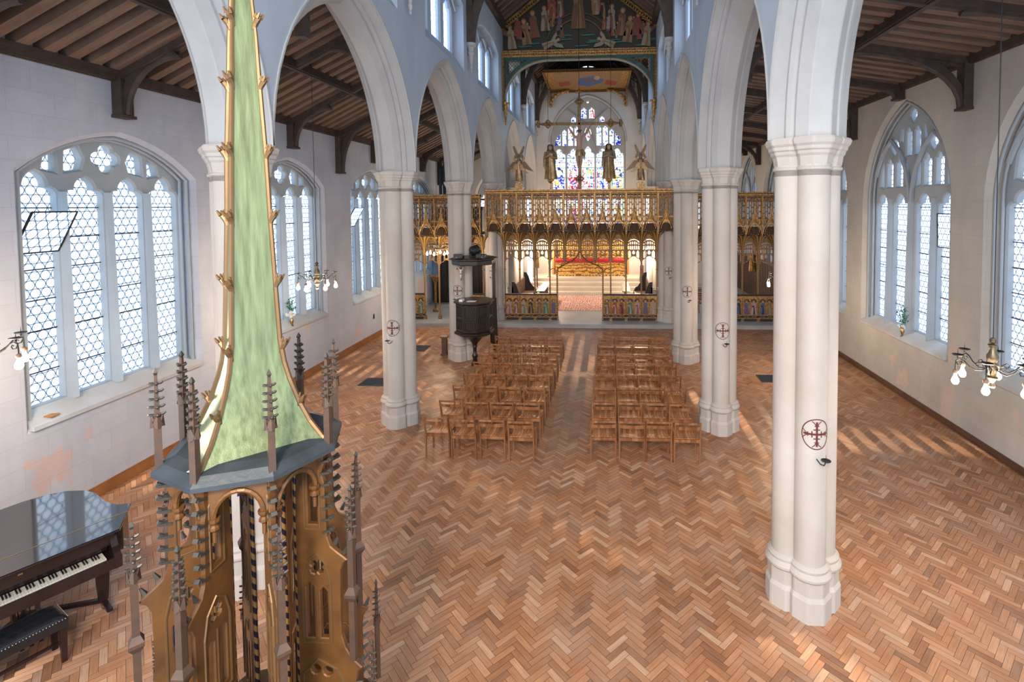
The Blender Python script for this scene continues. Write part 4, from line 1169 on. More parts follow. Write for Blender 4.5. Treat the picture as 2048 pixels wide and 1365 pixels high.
def screen(name,label,x0,nb,z_off,dado,door,front=Y_L,endposts=True,wide=0):
    """x0 left edge, nb bays; dado: set of bays with dado; wide: extra loft bays each side"""
    yb=YS
    o=thing(name,label,'rood screen' if wide else 'chapel screen',(x0+nb*BW/2,yb,PL))
    ox,oy,oz=o.location
    for i in range(nb+1):
        x=x0+i*BW
        if door and i in door:
            pass
        else: inst('post','post_full',f_post(2.72),'check',o,(x-ox,0,0),False)
        inst('coving','cone',f_cone,'fan',o,(x-ox,-.02,-oz+z_off),True)
    for i in range(nb):
        x=x0+(i+.5)*BW
        inst('tracery_head','head',f_head,'giltd',o,(x-ox,0,-oz+z_off))
        inst('arch_spandrel','fillp',f_fill,'giltd',o,(x-ox,.02,-oz+z_off))
    for i in range(-wide,nb+wide):
        x=x0+(i+.5)*BW
        inst('loft_tracery','loftp',f_loft,'giltd',o,(x-ox,front-yb,-oz+z_off))
        inst('loft_arcade','loftlow',f_loftlow,'giltd',o,(x-ox,front-yb,-oz+z_off))
        inst('canopy','canopy',f_canopy,'gilt',o,(x-ox,front-yb,-oz+z_off))
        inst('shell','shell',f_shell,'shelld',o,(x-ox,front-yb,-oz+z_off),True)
    for i in range(-wide,nb+wide+1):
        inst('loft_post','lpost',f_lpost,'gilt',o,(x0+i*BW-ox,front-yb,-oz+z_off))
    xa,xb=x0-wide*BW-.03,x0+(nb+wide)*BW+.03
    b=MB();b.box(xa,front-.06,5.05+z_off,xb,front+.03,5.10+z_off);b.box(xa,front-.09,5.13+z_off,xb,front+.05,5.18+z_off);b.box(xa,front-.03,3.94+z_off,xb,front+.02,3.99+z_off);b.box(xa,front-.03,4.13+z_off,xb,front+.01,4.17+z_off)
    x=xa+.04
    while x<xb:b.ball((x,front-.075,5.115+z_off),.02,5);x+=.06
    b.build('top_rail','gilt',o)
    b=MB();b.box(xa,front+.02,5.09+z_off,xb,front+.12,5.14+z_off);b.box(xa,front-.02,3.60+z_off,xb,yb+.05,3.64+z_off);b.build('loft_floor','p_black',o)
    # rear parapet of the loft, simple balusters
    b=MB();b.box(xa,yb+.45,4.95+z_off,xb,yb+.5,5.02+z_off);b.box(xa,yb+.45,3.64+z_off,xb,yb+.5,3.72+z_off);x=xa+.1
    while x<xb:b.box(x-.012,yb+.46,3.7+z_off,x+.012,yb+.49,4.97+z_off);x+=.293
    b.build('rear_parapet','giltd',o)
    b=MB();b.box(xa,yb+.03,3.60+z_off,xb,yb+.5,3.64+z_off);b.build('loft_soffit','p_black',o)
    # dado
    rc=random.Random(nb*7+int(x0*10))
    rob=[2,4,6,3,9,5,1,7]
    for i,(w0,w1) in dado.items():
        xl=x0+i*BW+w0*BW;xr=x0+i*BW+w1*BW
        b=MB();b.box(xl,yb-.02,PL+.20,xr,yb+.02,PL+.95);b.build('dado_panel','gilt',o)
        b=MB();b.box(xl,yb-.05,PL,xr,yb+.05,PL+.10);b.box(xl,yb-.045,PL+.96,xr,yb+.045,PL+1.02);b.box(xl,yb-.035,PL+.02,xr,yb+.03,PL+.22);b.build('dado_rail','p_black',o)
        m=2 if (w1-w0)>.6 else 1
        b=MB();fw=(xr-xl-.06)/m
        b.box(xl,yb-.05,PL+.90,xr,yb-.02,PL+.955);b.box(xl,yb-.055,PL+.10,xr,yb-.035,PL+.125);b.box(xl,yb-.05,PL+.225,xr,yb-.02,PL+.25)
        for j in range(m):
            cx=xl+.03+fw*(j+.5);r_=fw/2-.012
            b.tube([(cx-r_,yb-.035,PL+.24),(cx-r_,yb-.035,PL+.72)]+[(cx+r_*cos(PI-PI*k/8),yb-.035,PL+.72+r_*1.15*sin(PI*k/8)) for k in range(9)]+[(cx+r_,yb-.035,PL+.24)],.011,5)
            b.bar((cx-r_,yb-.045,PL+.13),(cx+r_,yb-.045,PL+.215),.012,.012);b.bar((cx+r_,yb-.045,PL+.13),(cx-r_,yb-.045,PL+.215),.012,.012)
        b.build('dado_arcading','gilt',o)
        b=MB()
        for j in range(m):
            cx=xl+.03+fw*(j+.5);r_=fw/2-.015
            b.mat(7);b.add([(cx-r_,yb-.022,PL+.72)]+[(cx+r_*cos(PI-PI*k/8),yb-.022,PL+.72+r_*1.1*sin(PI*k/8)) for k in range(9)]+[(cx+r_,yb-.022,PL+.72)],[tuple(range(11))])
            c1=rob[rc.randrange(8)];c2=rob[rc.randrange(8)]
            figure2(b,cx,PL+.25,.56,rc.uniform(-.04,.04),1,(c1,c2 if c2!=c1 else 1,8),2,None,yb-.024,.36)
        b.build('painted_saint',['paintdark','p_white','p_gold','p_brown','p_red','p_blue','p_green','p_black','p_flesh','p_lilac'],o)
    return o
full=(0,1)
dado={0:full,1:full,2:full,3:(0,.45),6:(.52,1),7:full,8:full,9:full}
rs=screen('rood_screen','tall gilded carved rood screen with painted saints, across the nave','',0,0,None,None) if 0 else screen('rood_screen','tall gilded carved rood screen with painted saints, across the nave',SX0,10,0,dado,{4,5,6},wide=1)
# doorway posts, ogee arch
ox,oy,oz=rs.location
DL,DR=SX0+3.48*BW,SX0+6.49*BW
b=MB()
for x in(DL,DR):
    b.loft([[(x+.032*cos(PI/4*k+PI/8),YS+.032*sin(PI/4*k+PI/8),z) for k in range(8)] for z in(PL,2.05)])
    b.box(x-.045,YS-.05,PL,x+.045,YS+.05,PL+.15)
b.build('door_post','check',rs)
b=MB();cx=(DL+DR)/2;hw=(DR-DL)/2
for s_ in(-1,1):
    P=[(cx+s_*hw,2.03),(cx+s_*hw*.97,2.14),(cx+s_*hw*.80,2.25),(cx+s_*hw*.52,2.36),(cx+s_*hw*.28,2.48),(cx+s_*hw*.12,2.62),(cx,2.82)]
    b.tube([(x,YS,z) for x,z in P],.028,6)
    for (x,z) in P[1:-1]:b.ball((x,YS-.01,z+.045),.032,6)
    for k in range(6):
        t_=k/6;b.ball((cx+s_*hw*(.95-.8*t_),YS,2.04+.32*t_),.020,5)
    b.tube([(cx+s_*hw,YS,2.03),(cx+s_*(hw+.15),YS,2.16),(cx+s_*(hw+.30),YS,2.08)],.018,5)
b.build('ogee_arch','giltd',rs)
for k,x in((4,SX0+4*BW),(5,SX0+5*BW),(6,SX0+6*BW)):
    zt=2.45 if k!=5 else 2.85
    b=MB();b.loft([[(x+.03*cos(PI/4*j+PI/8),YS+.03*sin(PI/4*j+PI/8),z) for j in range(8)] for z in(zt,2.87)]);b.lathe([(.0,-.14),(.03,-.06),(.04,0),(.03,.03)],(x,YS,zt),8);b.build('pendant_post','check',rs)
wl0=XL-.44-6*BW
screen('parclose_screen','gilded chapel screen with loft across the left aisle',wl0,6,-.15,{1:full,5:full} if 0 else {1:full,4:(0,1),5:full,0:full},{},front=19.2)
wr0=XR+.46
screen('parclose_screen','gilded chapel screen with loft across the right aisle',wr0,7,-.15,{3:full,4:full,5:full,6:full},{},front=19.2)

# ------------------------------------------------------------------ figures
def robed(b,x,y,z,h,w=.2,seed=1,d=.75,lean=0):
    n=28;rg=random.Random(seed);ph=[rg.random()*6 for _ in range(3)]
    prof=[(0,1.0,.16),(.03,1.04,.16),(.12,.97,.15),(.30,.86,.13),(.45,.80,.10),(.55,.82,.08),(.66,.90,.06),(.74,.92,.04),(.79,.78,.02),(.825,.42,.0),(.845,.28,0)]
    R_=[]
    for t_,r,fo in prof:
        R_.append([(x+lean*t_*h+w*r*cos(a)*(1+fo*sin(7*a+ph[0]+t_*2)+fo*.5*sin(11*a+ph[1])),y+w*d*r*sin(a)*(1+fo*sin(7*a+ph[0]+t_*2)),z+h*t_) for a in[2*PI*k/n for k in range(n)]])
    # neck into head (one continuous surface)
    for t_,r in((.86,.26),(.875,.36),(.90,.44),(.93,.47),(.96,.43),(.985,.28),(1.0,.05)):
        R_.append([(x+lean*t_*h+w*r*.80*cos(a),y+w*r*.92*sin(a)-.02*w,z+h*t_) for a in[2*PI*k/n for k in range(n)]])
    b.loft(R_)
def skin(name,pts,edges,rad,mat,parent=None,sub=1,root=0):
    me=bpy.data.meshes.new(name);me.from_pydata(pts,edges,[]);me.update()
    o=bpy.data.objects.new(name,me);COL.objects.link(o)
    md=o.modifiers.new('s','SKIN');md.use_smooth_shade=True
    for i,r in enumerate(rad):
        v=me.skin_vertices[0].data[i];v.radius=(r,r) if not isinstance(r,tuple) else r;v.use_root=(i==root)
    if sub:
        s_=o.modifiers.new('u','SUBSURF');s_.levels=sub;s_.render_levels=sub
    me.materials.append(M[mat])
    if parent is not None:o.parent=parent
    return o
def corpus(parent,k=1.0,mat='flesh',y=0,z=0):
    """crucified body, height about 1.0*k, centred on X=0, feet at z"""
    P=[(0,0,.50),(0,-.01,.60),(0,-.015,.70),(0,-.01,.80),(.0,-.03,.87),(.01,-.06,.93),
       (.10,0,.82),(.18,.01,.95),(.26,.03,1.07),(.285,.03,1.11),
       (-.10,0,.82),(-.18,.01,.95),(-.26,.03,1.07),(-.285,.03,1.11),
       (.045,-.01,.45),(.05,-.07,.27),(.015,-.01,.07),(.01,-.04,.0),
       (-.045,-.01,.45),(-.04,-.07,.26),(-.01,-.01,.08),(-.005,-.05,.01)]
    E_=[(0,1),(1,2),(2,3),(3,4),(4,5),(3,6),(6,7),(7,8),(8,9),(3,10),(10,11),(11,12),(12,13),(0,14),(14,15),(15,16),(16,17),(0,18),(18,19),(19,20),(20,21)]
    R_=[.065,.062,.075,.06,.032,.05,.036,.026,.018,.015,.036,.026,.018,.015,.045,.035,.02,.016,.045,.035,.02,.016]
    o=skin('corpus',[(a*k,b_*k+y,c*k+z) for a,b_,c in P],E_,[r*k for r in R_],mat,parent)
    b=MB();b.loft([[(k*.085*r*cos(a)*(1+.1*sin(5*a)),y+k*.07*r*sin(a),z+k*zz) for a in[2*PI*i/16 for i in range(16)]] for zz,r in((.38,1.05),(.42,1.15),(.50,1.05),(.545,.85))],cap=False)
    b.tube([(k*.07,y-k*.06,z+k*.53),(k*.12,y-k*.07,z+k*.45),(k*.11,y-k*.06,z+k*.30)],[k*.02,k*.035,k*.012],6)
    lo=b.build('loincloth','robe',parent,smooth=True)
    b=MB();b.lathe([(.052*k,-.01*k),(.06*k,0),(.052*k,.015*k)],(k*.01,y-k*.055,z+k*.965),10);b.build('hair','p_brown',parent)
    return o
# great rood
rx,ry=XN+.02,19.30
o=local('rood_cross','large painted hanging crucifix rising from the centre of the rood screen','crucifix',(rx,ry,5.16))
b=MB();b.box(-.055,.0,0,.055,.07,3.45);b.box(-1.42,.0,2.43,1.42,.07,2.54);b.build('cross','redrose' if 0 else 'oakm',o)
b=MB();b.box(-.035,-.012,0,.035,.0,3.4);b.box(-1.4,-.012,2.45,1.4,.0,2.52);b.build('gilt_inlay','giltd',o)
b=MB()
for (x,z,a) in((0,3.30,0),(-1.18,2.485,PI/2),(1.18,2.485,-PI/2),(0,.42,PI)):
    b.plate([(x+.19*cos(PI/2*i),z+.19*sin(PI/2*i)) for i in range(4)],[[(x+.11*cos(PI/2*i),z+.11*sin(PI/2*i)) for i in range(4)]],.04,((0,-.03,0),(1,0,0),(0,0,1),(0,-1,0)),bevel=.02)
    b.ball((x,-.02,z),.075,8)
    if z>0.5:
        dx,dz=-sin(a),cos(a)
        ex,ez=x+dx*.30,z+dz*.30
        for q in(-1,0,1):
            aa=a+q*.95;b.ball((ex-sin(aa)*.10,.0,ez+cos(aa)*.10),.065,7,1,1,.5)
            b.tube([(x+dx*.12,.02,z+dz*.12),(ex,.02,ez),(ex-sin(aa)*.10,.02,ez+cos(aa)*.10)],.028,5)
b.build('quatrefoil_boss','giltd',o)
corpus(o,1.62,'flesh',-.07,.64)
b=MB();b.tube([(-1.18,.03,2.6),(-1.18,.03,7.8)],.008,4);b.tube([(1.18,.03,2.6),(1.18,.03,7.7)],.008,4);b.tube([(0,.03,3.6),(0,.03,8.0)],.008,4);b.build('hanging_wire','iron',o)
# Mary / John
def saint(label,x,seed,cols):
    z=5.16
    o=thing('carved_saint',label,'statue',(x,19.30,z),'figures standing on the rood screen')
    b=MB();b.box(x-.035,19.27,z,x+.035,19.34,z+.30);b.lathe([(.05,.26),(.12,.34),(.13,.40),(.10,.41)],(x,19.3,z),8);b.build('pedestal','gilt',o)
    b=MB();robed(b,x,19.3,z+.41,1.30,.215,seed);b.build('robed_body',cols[0],o,smooth=True,auto=60)
    b=MB();zz=z+.41
    b.tube([(x-.17,19.28,zz+1.0),(x-.20,19.18,zz+.80),(x-.05,19.12,zz+.86),(x+.02,19.12,zz+.90)],[.07,.075,.05,.025],8)
    b.tube([(x+.17,19.28,zz+1.0),(x+.21,19.18,zz+.78),(x+.06,19.12,zz+.82),(x,19.12,zz+.88)],[.07,.075,.05,.025],8)
    b.tube([(x-.20,19.2,zz+.76),(x-.22,19.2,zz+.5),(x-.16,19.22,zz+.3)],[.06,.05,.02],7)
    b.build('folded_arms',cols[1],o,smooth=True,auto=60)
    b=MB();b.loft([[(x+r*cos(a),19.30+r*.9*sin(a)+off,zz+t_) for a in[PI*.0+PI*k/10 for k in range(11)]] for t_,r,off in((.86,.20,.0),(1.06,.15,0),(1.14,.12,-.01),(1.26,.115,-.03),(1.315,.06,-.03))],cap=False,closed=False);b.build('veil' if seed==1 else 'hair',cols[2],o,smooth=True)
    b=MB();b.ball((x,19.225,zz+1.17),.065,8,1.25);b.build('face','flesh',o,smooth=True)
saint('gilded mourning woman in a veil, left of the great crucifix',XN-1.07,1,('robe','robe','darkrobe'))
saint('gilded bareheaded male saint, right of the great crucifix',XN+1.12,2,('robe','darkrobe','p_brown'))
def seraph(label,x):
    z=5.16
    o=local('seraph',label,'statue',(x,19.30,z),'six-winged angels on wheels on the rood screen')
    b=MB();b.plate(circ(0,.16,.155,24),[[( .12*cos(a)*1,.16+.12*sin(a)) for a in(k*PI/3+.22,k*PI/3+PI/6,k*PI/3+PI/3-.22)]+[(.045*cos(k*PI/3+PI/6),.16+.045*sin(k*PI/3+PI/6))] for k in range(6)],.06,((0,-.03,0),(1,0,0),(0,0,1),(0,-1,0)));b.build('wheel','gilt',o)
    b=MB();robed(b,0,0,.34,1.02,.135,4);b.build('robed_body','robe',o,smooth=True,auto=60)
    def wing(b,P,th=.02):b.plate(P,[],th,((0,0,0),(1,0,0),(0,0,1),(0,-1,0)),bevel=.006)
    for s_ in(-1,1):
        b=MB();wing(b,[(s_*u,v) for u,v in((-.03,1.27),(.17,1.68),(.23,1.66),(.19,1.50),(.13,1.36),(.17,1.32),(.19,1.22),(.15,1.10),(.13,1.20),(.05,1.28))]);b.build('upper_wing','wing',o)
        b=MB();wing(b,[(s_*u,v) for u,v in((.07,.98),(.13,1.08),(.21,1.10),(.29,1.03),(.37,.92),(.46,.82),(.57,.70),(.45,.74),(.36,.77),(.26,.82),(.16,.86))]);b.build('side_wing','wing',o)
        b=MB();wing(b,[(s_*u,v) for u,v in((.02,.98),(.10,1.03),(.16,.96),(.20,.86),(.30,.72),(.38,.66),(.28,.64),(.16,.72),(.04,.78))]);ob=b.build('lower_wing','robe',o);ob.location.y=-.10
        b=MB();b.ball((s_*.17,-.0,1.20),.05,7);b.build('roundel','orange',o)
    b=MB();b.lathe([(.16,-.01),(.175,0),(.16,.01)],(0,0,0),18) if 0 else b.tube([(.17*cos(2*PI*k/20),.03,1.22+.17*sin(2*PI*k/20)) for k in range(21)],.016,5);b.build('halo','giltd',o)
    b=MB();b.ball((0,-.05,1.22),.075,9,1.25);b.build('face','darkrobe',o,smooth=True)
seraph('six-winged angel standing on a wheel, at the left end of the rood screen',XN-2.28)
seraph('six-winged angel standing on a wheel, at the right end of the rood screen',XN+2.30)
#@@PART3
# ------------------------------------------------------------------ chancel furniture
def goldcloth(name,a,b_,s):
    m,t,o=nt(name);g=G(t);bs=g.n('ShaderNodeBsdfPrincipled')
    vo=g.n('ShaderNodeTexVoronoi');vo.feature='DISTANCE_TO_EDGE';t.links.new(g.scale(g.coord(),(1,1,.8)),vo.inputs['Vector']);vo.inputs['Scale'].default_value=s
    w=g.n('ShaderNodeTexWave');w.wave_type='RINGS';t.links.new(g.coord(),w.inputs['Vector']);w.inputs['Scale'].default_value=2.4;w.inputs['Distortion'].default_value=7;w.inputs['Detail'].default_value=2
    f=g.math('MULTIPLY',g.ramp(vo.outputs['Distance'],[(.02,(0,0,0)),(.07,(1,1,1))]),g.ramp(w.outputs[0],[(.18,(.15,.15,.15)),(.32,(1,1,1))]))
    t.links.new(g.mix(f,c4(a),c4(b_)),bs.inputs['Base Color']);bs.inputs['Roughness'].default_value=.5;bs.inputs['Metallic'].default_value=.3
    t.links.new(bs.outputs[0],o.inputs[0]);return m
M['brocade']=goldcloth('gold_brocade',(.13,.06,.02),(.72,.40,.09),9)
ax0,ax1=-2.87,.87
o=thing('high_altar','high altar with gold embroidered frontal at the top of the chancel steps','altar',(XN,27.9,.74))
b=MB();b.box(ax0,27.6,.74,ax1,28.15,1.49);b.build('frontal','brocade',o)
b=MB();b.box(ax0-.04,27.56,1.49,ax1+.04,28.18,1.54);b.tube([(ax0-.02,27.62,1.60),(ax1+.02,27.62,1.60)],.10,8);b.build('red_altar_cloth','red',o)
b=MB()
for k in range(21): b.box(ax0+.18*k,27.585,.75,ax0+.18*k+.09,27.60,.79)
b.build('fringe','p_black',o)
o=thing('reredos','gold embroidered hanging behind the altar between gilded posts','reredos',(XN,28.5,.74))
b=MB();b.box(ax0+.05,28.46,1.55,ax1-.05,28.50,2.64);b.build('hanging','brocade',o)
b=MB();
for x in(ax0-.08,ax1+.08):b.tube([(x,28.3,.74),(x,28.3,2.75)],.045,8);b.ball((x,28.3,2.82),.07,8)
b.build('riddel_post','gilt',o)
b=MB();
for x in(ax0-.2,ax1+.2):b.box(x-.05,28.24,.74,x+.05,28.5,2.55)
b.build('side_curtain','p_orange',o)
b=MB()
for k in range(19):b.box(ax0+.1+.2*k,28.40,1.80,ax0+.2+.2*k,28.42,1.84)
b.build('fringe','p_black',o)
for i,(x,lab) in enumerate(((ax0-.32,'left'),(ax1+.02,'right'))):
    o=thing('standard_candlestick','tall floor candlestick with white candle at the %s corner of the altar'%lab,'candlestick',(x,27.2,.74))
    b=MB();b.lathe([(.11,0),(.10,.03),(.03,.07),(.02,.4),(.035,.5),(.02,.6),(.06,.85)],(x,27.2,.74),10);b.build('stand','oldbrass',o,smooth=True)
    b=MB();b.lathe([(.022,.85),(.022,1.25)],(x,27.2,.74),8);b.build('candle','white',o)
b=MB();b.box(-2.75,21.3,PL,.50,24.9,PL+.012);tag(b.build('oriental_rug','rug',None,loc=(-1.1,23,PL)),'faded red patterned rug on the chancel floor before the steps','rug')
def stall(name,label,x0,x1,y0,y1,s_):
    o=thing(name,label,'choir stall',((x0+x1)/2,(y0+y1)/2,PL),'choir stalls behind the screen')
    for i,y in enumerate((y0,y1)):
        xa=x0 if s_>0 else x1
        L=[(0,0),(.62,0),(.62,.42),(.52,.62),(.42,.66),(.30,.85),(.22,1.12),(.12,1.30),(0,1.32)]
        b=MB();b.plate([(xa+s_*u,PL+v) for u,v in L],[],.06,((0,y,0),(1,0,0),(0,0,1),(0,-1,0)));b.build('bench_end','oak',o)
    b=MB();b.box(x0+.02,y0,PL+.40,x1-.10,y1,PL+.44);b.build('seat','oakm',o)
    xa=x0 if s_>0 else x1-.06
    b=MB();b.box(xa,y0,PL+.05,xa+.06,y1,PL+1.1);b.build('backrest','oakm',o)
stall('choir_stall','dark curved choir stall on the left behind the screen',-3.98,-3.36,20.7,23.7,1)
stall('choir_stall','dark curved choir stall on the right behind the screen',1.14,1.76,20.7,23.7,-1)
def desk(label,x,y0,y1,s_):
    o=thing('choir_desk',label,'choir desk',(x,(y0+y1)/2,PL),'slatted choir desks')
    b=MB();b.bar((x,y0,PL+.86),(x,y1,PL+.86),.34,.03);b.build('desk_top','oakm',o)
    b=MB()
    y=y0
    while y<=y1:b.box(x-.02,y,PL+.05,x+.02,y+.05,PL+.85);y+=.13
    b.box(x-.03,y0,PL,x+.03,y1,PL+.07);b.build('slatted_front','oakm',o)
desk('slatted choir desk before the left stall',-2.85,21.0,23.6,1)
desk('slatted choir desk before the right stall',.72,21.0,23.6,-1)
for i,(x,y,z,lab) in enumerate(((-3.62,25.6,1.55,'left'),(1.58,24.6,1.0,'right'))):
    o=thing('carved_angel','small dark gilded carved figure beside the %s chancel pier'%lab,'statue',(x,y,z-.1))
    b=MB();robed(b,x,y,z,.85,.10,6+i);b.build('robed_body','giltd' if i==0 else 'oakm',o,smooth=True,auto=60)
    b=MB();b.box(x-.1,y-.1,z-.12,x+.1,y+.1,z+.01);b.tube([(x,y,z-.1),(x,y,PL+(0 if y<25 else .15))],.04,6);b.build('pedestal','oakm',o)
# ------------------------------------------------------------------ side chapels
b=MB();b.box(WRX-.09,19.3,PL,WRX-.03,YE-.3,2.02);
y=19.4
while y<YE-.3:b.box(WRX-.11,y,PL,WRX-.085,y+.05,1.98);y+=.24
b.box(WRX-.13,19.3,1.98,WRX-.02,YE-.3,2.06);struct(b.build('trim_panelling','oakm'))
o=thing('shrine_figure','gilded relief figure on a dark board hanging on the right chapel wall','statue',(WRX-.1,24.4,1.4))
b=MB();b.box(WRX-.10,24.0,1.3,WRX-.04,24.8,2.75);b.build('backboard','oakm',o)
b=MB();robed(b,WRX-.22,24.4,1.42,.98,.15,3);b.build('robed_body','gilt',o,smooth=True,auto=60)
o=thing('madonna_statue','painted and gilded statue on a tall pedestal in the left chapel','statue',(-7.28,21.0,1.5))
b=MB();robed(b,-7.28,21.0,1.62,1.05,.16,9);b.build('robed_body','robe',o,smooth=True,auto=60)
b=MB();b.loft([[(-7.28+.17*cos(a)*r,21+.15*sin(a)*r,1.62+z) for a in[PI*.9+PI*1.0*k/9 for k in range(10)]] for z,r in((.1,1.15),(.5,1.05),(.82,1.0))],cap=False,closed=False);b.build('blue_mantle','p_blue',o)
b=MB();b.lathe([(.12,-1.47),(.12,-1.40),(.05,-1.3),(.05,-.35),(.06,-.25),(.14,-.05),(.17,0),(.0,.01)],(-7.28,21,1.62),10);b.build('pedestal','giltd',o)
b=MB();b.lathe([(.09,0),(.11,.12),(.07,.06)],(-7.28,21,2.66),8);b.build('crown','gilt',o)
o=thing('organ_case','tall dark panelled organ case with grey pipes in the left chapel','organ',(-6.7,23.2,PL))
b=MB();b.box(-8.05,23.0,PL,-5.75,23.9,4.45);
for k in range(9):b.box(-8.0+.25*k,22.97,.5,-7.93+.25*k,23.0,4.3)
b.box(-8.05,22.95,4.4,-5.7,23.95,4.55);b.build('case','oak',o)
for k in range(6):
    b=MB();b.lathe([(.02,0),(.075,.3),(.075,2.0-.1*abs(k-2))],(-7.75+.18*k,23.3,4.5),10);b.build('pipe','lead',o,smooth=True)
o=thing('votive_stand','black votive stand with rows of small white candles by the left chapel entrance','candle stand',(-6.05,20.6,PL))
b=MB();b.box(-6.32,20.4,PL,-5.82,20.9,PL+.85);b.build('box_stand','blackm',o)
b=MB()
for r_ in range(3):
    for k in range(6):b.lathe([(.022,0),(.022,.10)],(-6.26+.075*k,20.46+.12*r_,PL+.86+.07*r_),6)
b.build('votive_candles','white',o)
b=MB();b.box(-6.32,20.4,PL+.84,-5.82,20.9,PL+.87);b.build('tray','iron',o)
o=thing('sanctuary_lamp','small red glass lamp hanging in the left chapel','lamp',(-6.55,20.8,2.0))
b=MB();b.lathe([(.02,0),(.05,.04),(.055,.16),(.04,.2)],(-6.55,20.8,1.95),10);b.build('red_glass','red',o)
b=MB();b.tube([(-6.55,20.8,2.15),(-6.55,20.8,7.62)],.006,4);b.lathe([(.06,0),(.05,.03)],(-6.55,20.8,2.15),8);b.build('chain','brass',o)

# ------------------------------------------------------------------ chairs
def make_chair(label,group):
    o=local('slatted_chair',label,'chair',(0,0,0),group)
    W_=.445;hw=W_/2
    for s_ in(-1,1):
        b=MB();x=s_*hw
        b.add([(x-.012,-.02,0),(x+.012,-.02,0),(x+.012,.018,0),(x-.012,.018,0),(x-.012,-.03,.44),(x+.012,-.03,.44),(x+.012,.012,.44),(x-.012,.012,.44),(x-.012,-.125,.775),(x+.012,-.125,.775),(x+.012,-.098,.775),(x-.012,-.098,.775)],[(0,3,2,1),(0,1,5,4),(1,2,6,5),(2,3,7,6),(3,0,4,7),(4,5,9,8),(5,6,10,9),(6,7,11,10),(7,4,8,11),(8,9,10,11)])
        b.build('rear_leg','chair',o)
        b=MB();b.bar((x*.94,.35,0),(x*.94,.33,.43),.024,.032,(0,1,0));b.build('front_leg','chair',o)
    b=MB()
    ns=8;sw=.054
    def sz(t): return .445-.035*sin(PI*t*.9)+.01*t
    for i in range(ns):
        x=(i-(ns-1)/2)*sw
        R_=[]
        for k in range(7):
            t_=k/6;y=-.01+.40*t_;z=sz(t_)
            R_.append([(x-.0238,y,z-.006),(x+.0238,y,z-.006),(x+.0238,y,z+.006),(x-.0238,y,z+.006)])
        b.loft(R_)
    b.build('seat','chairseat',o)
    b=MB();b.cbox(0,-.012,.405,W_-.02,.02,.055);b.cbox(0,.35,.415,W_-.04,.02,.04)
    for s_ in(-1,1):b.cbox(s_*(hw-.022),.17,.41,.018,.36,.04)
    b.build('seat_frame','chair',o)
    b=MB();b.cbox(0,-.112,.755,W_,.02,.034);b.build('top_rail','chair',o)
    b=MB();R_=[]
    for k in range(9):
        t_=-1+2*k/8;x=t_*(hw-.005);y=-.085-.022*(1-t_*t_)*-1*-1
        R_.append([(x,y-.008,.64),(x,y+.006,.64),(x,y-.006,.70),(x,y-.020,.70)])
    b.loft(R_);b.build('back_rail','chair',o)
    return o
xpos={'L':[-3.10,-2.59,-2.08,-1.57],'R':[-.10,.39,.88,1.37]}
coln=['at the outer end','second from the outer end','second from the centre aisle','at the centre aisle']
rowY=[9.03,9.85,10.69,11.50,12.32,13.10,13.95,14.78]
nm8=['nearest row','second row','third row','fourth row','fifth row','sixth row','seventh row','row nearest the screen']
c0=None;rc=random.Random(12)
for sd,bl in(('L','left'),('R','right')):
    for r_ in range(8):
        for c_ in range(4):
            ci=c_ if sd=='L' else 3-c_
            lab='slatted wooden chair, %s block, %s, %s'%(bl,nm8[r_],coln[ci])
            x=xpos[sd][c_]
            if sd=='L' and r_==0:x=[-3.14,-2.625,-2.10,-1.58][c_]
            xx=x+rc.uniform(-.012,.012)+(.02 if r_>4 and sd=='R' else 0);yy=rowY[r_]+rc.uniform(-.03,.03)-(.03*c_ if sd=='L' and r_<5 else 0);rz=rc.uniform(-.025,.025)-(.02 if sd=='L' else 0)
            grp='rows of slatted chairs in the nave'
            if c0 is None:c0=make_chair(lab,grp);c0.location=(xx,yy,0);c0.rotation_euler.z=rz
            else:dup(c0,(xx,yy,0),rz,lab)
nr=['front','second','third','rear']
for r_ in range(3):
    for c_ in range(3):
        dup(c0,(3.9+.55*c_,21.0+.9*r_,PL),0,'slatted chair in the right chapel, %s of three rows, %s'%(['nearest','middle','farthest'][r_],['leftmost','centre','rightmost'][c_]),'chairs in the right chapel')

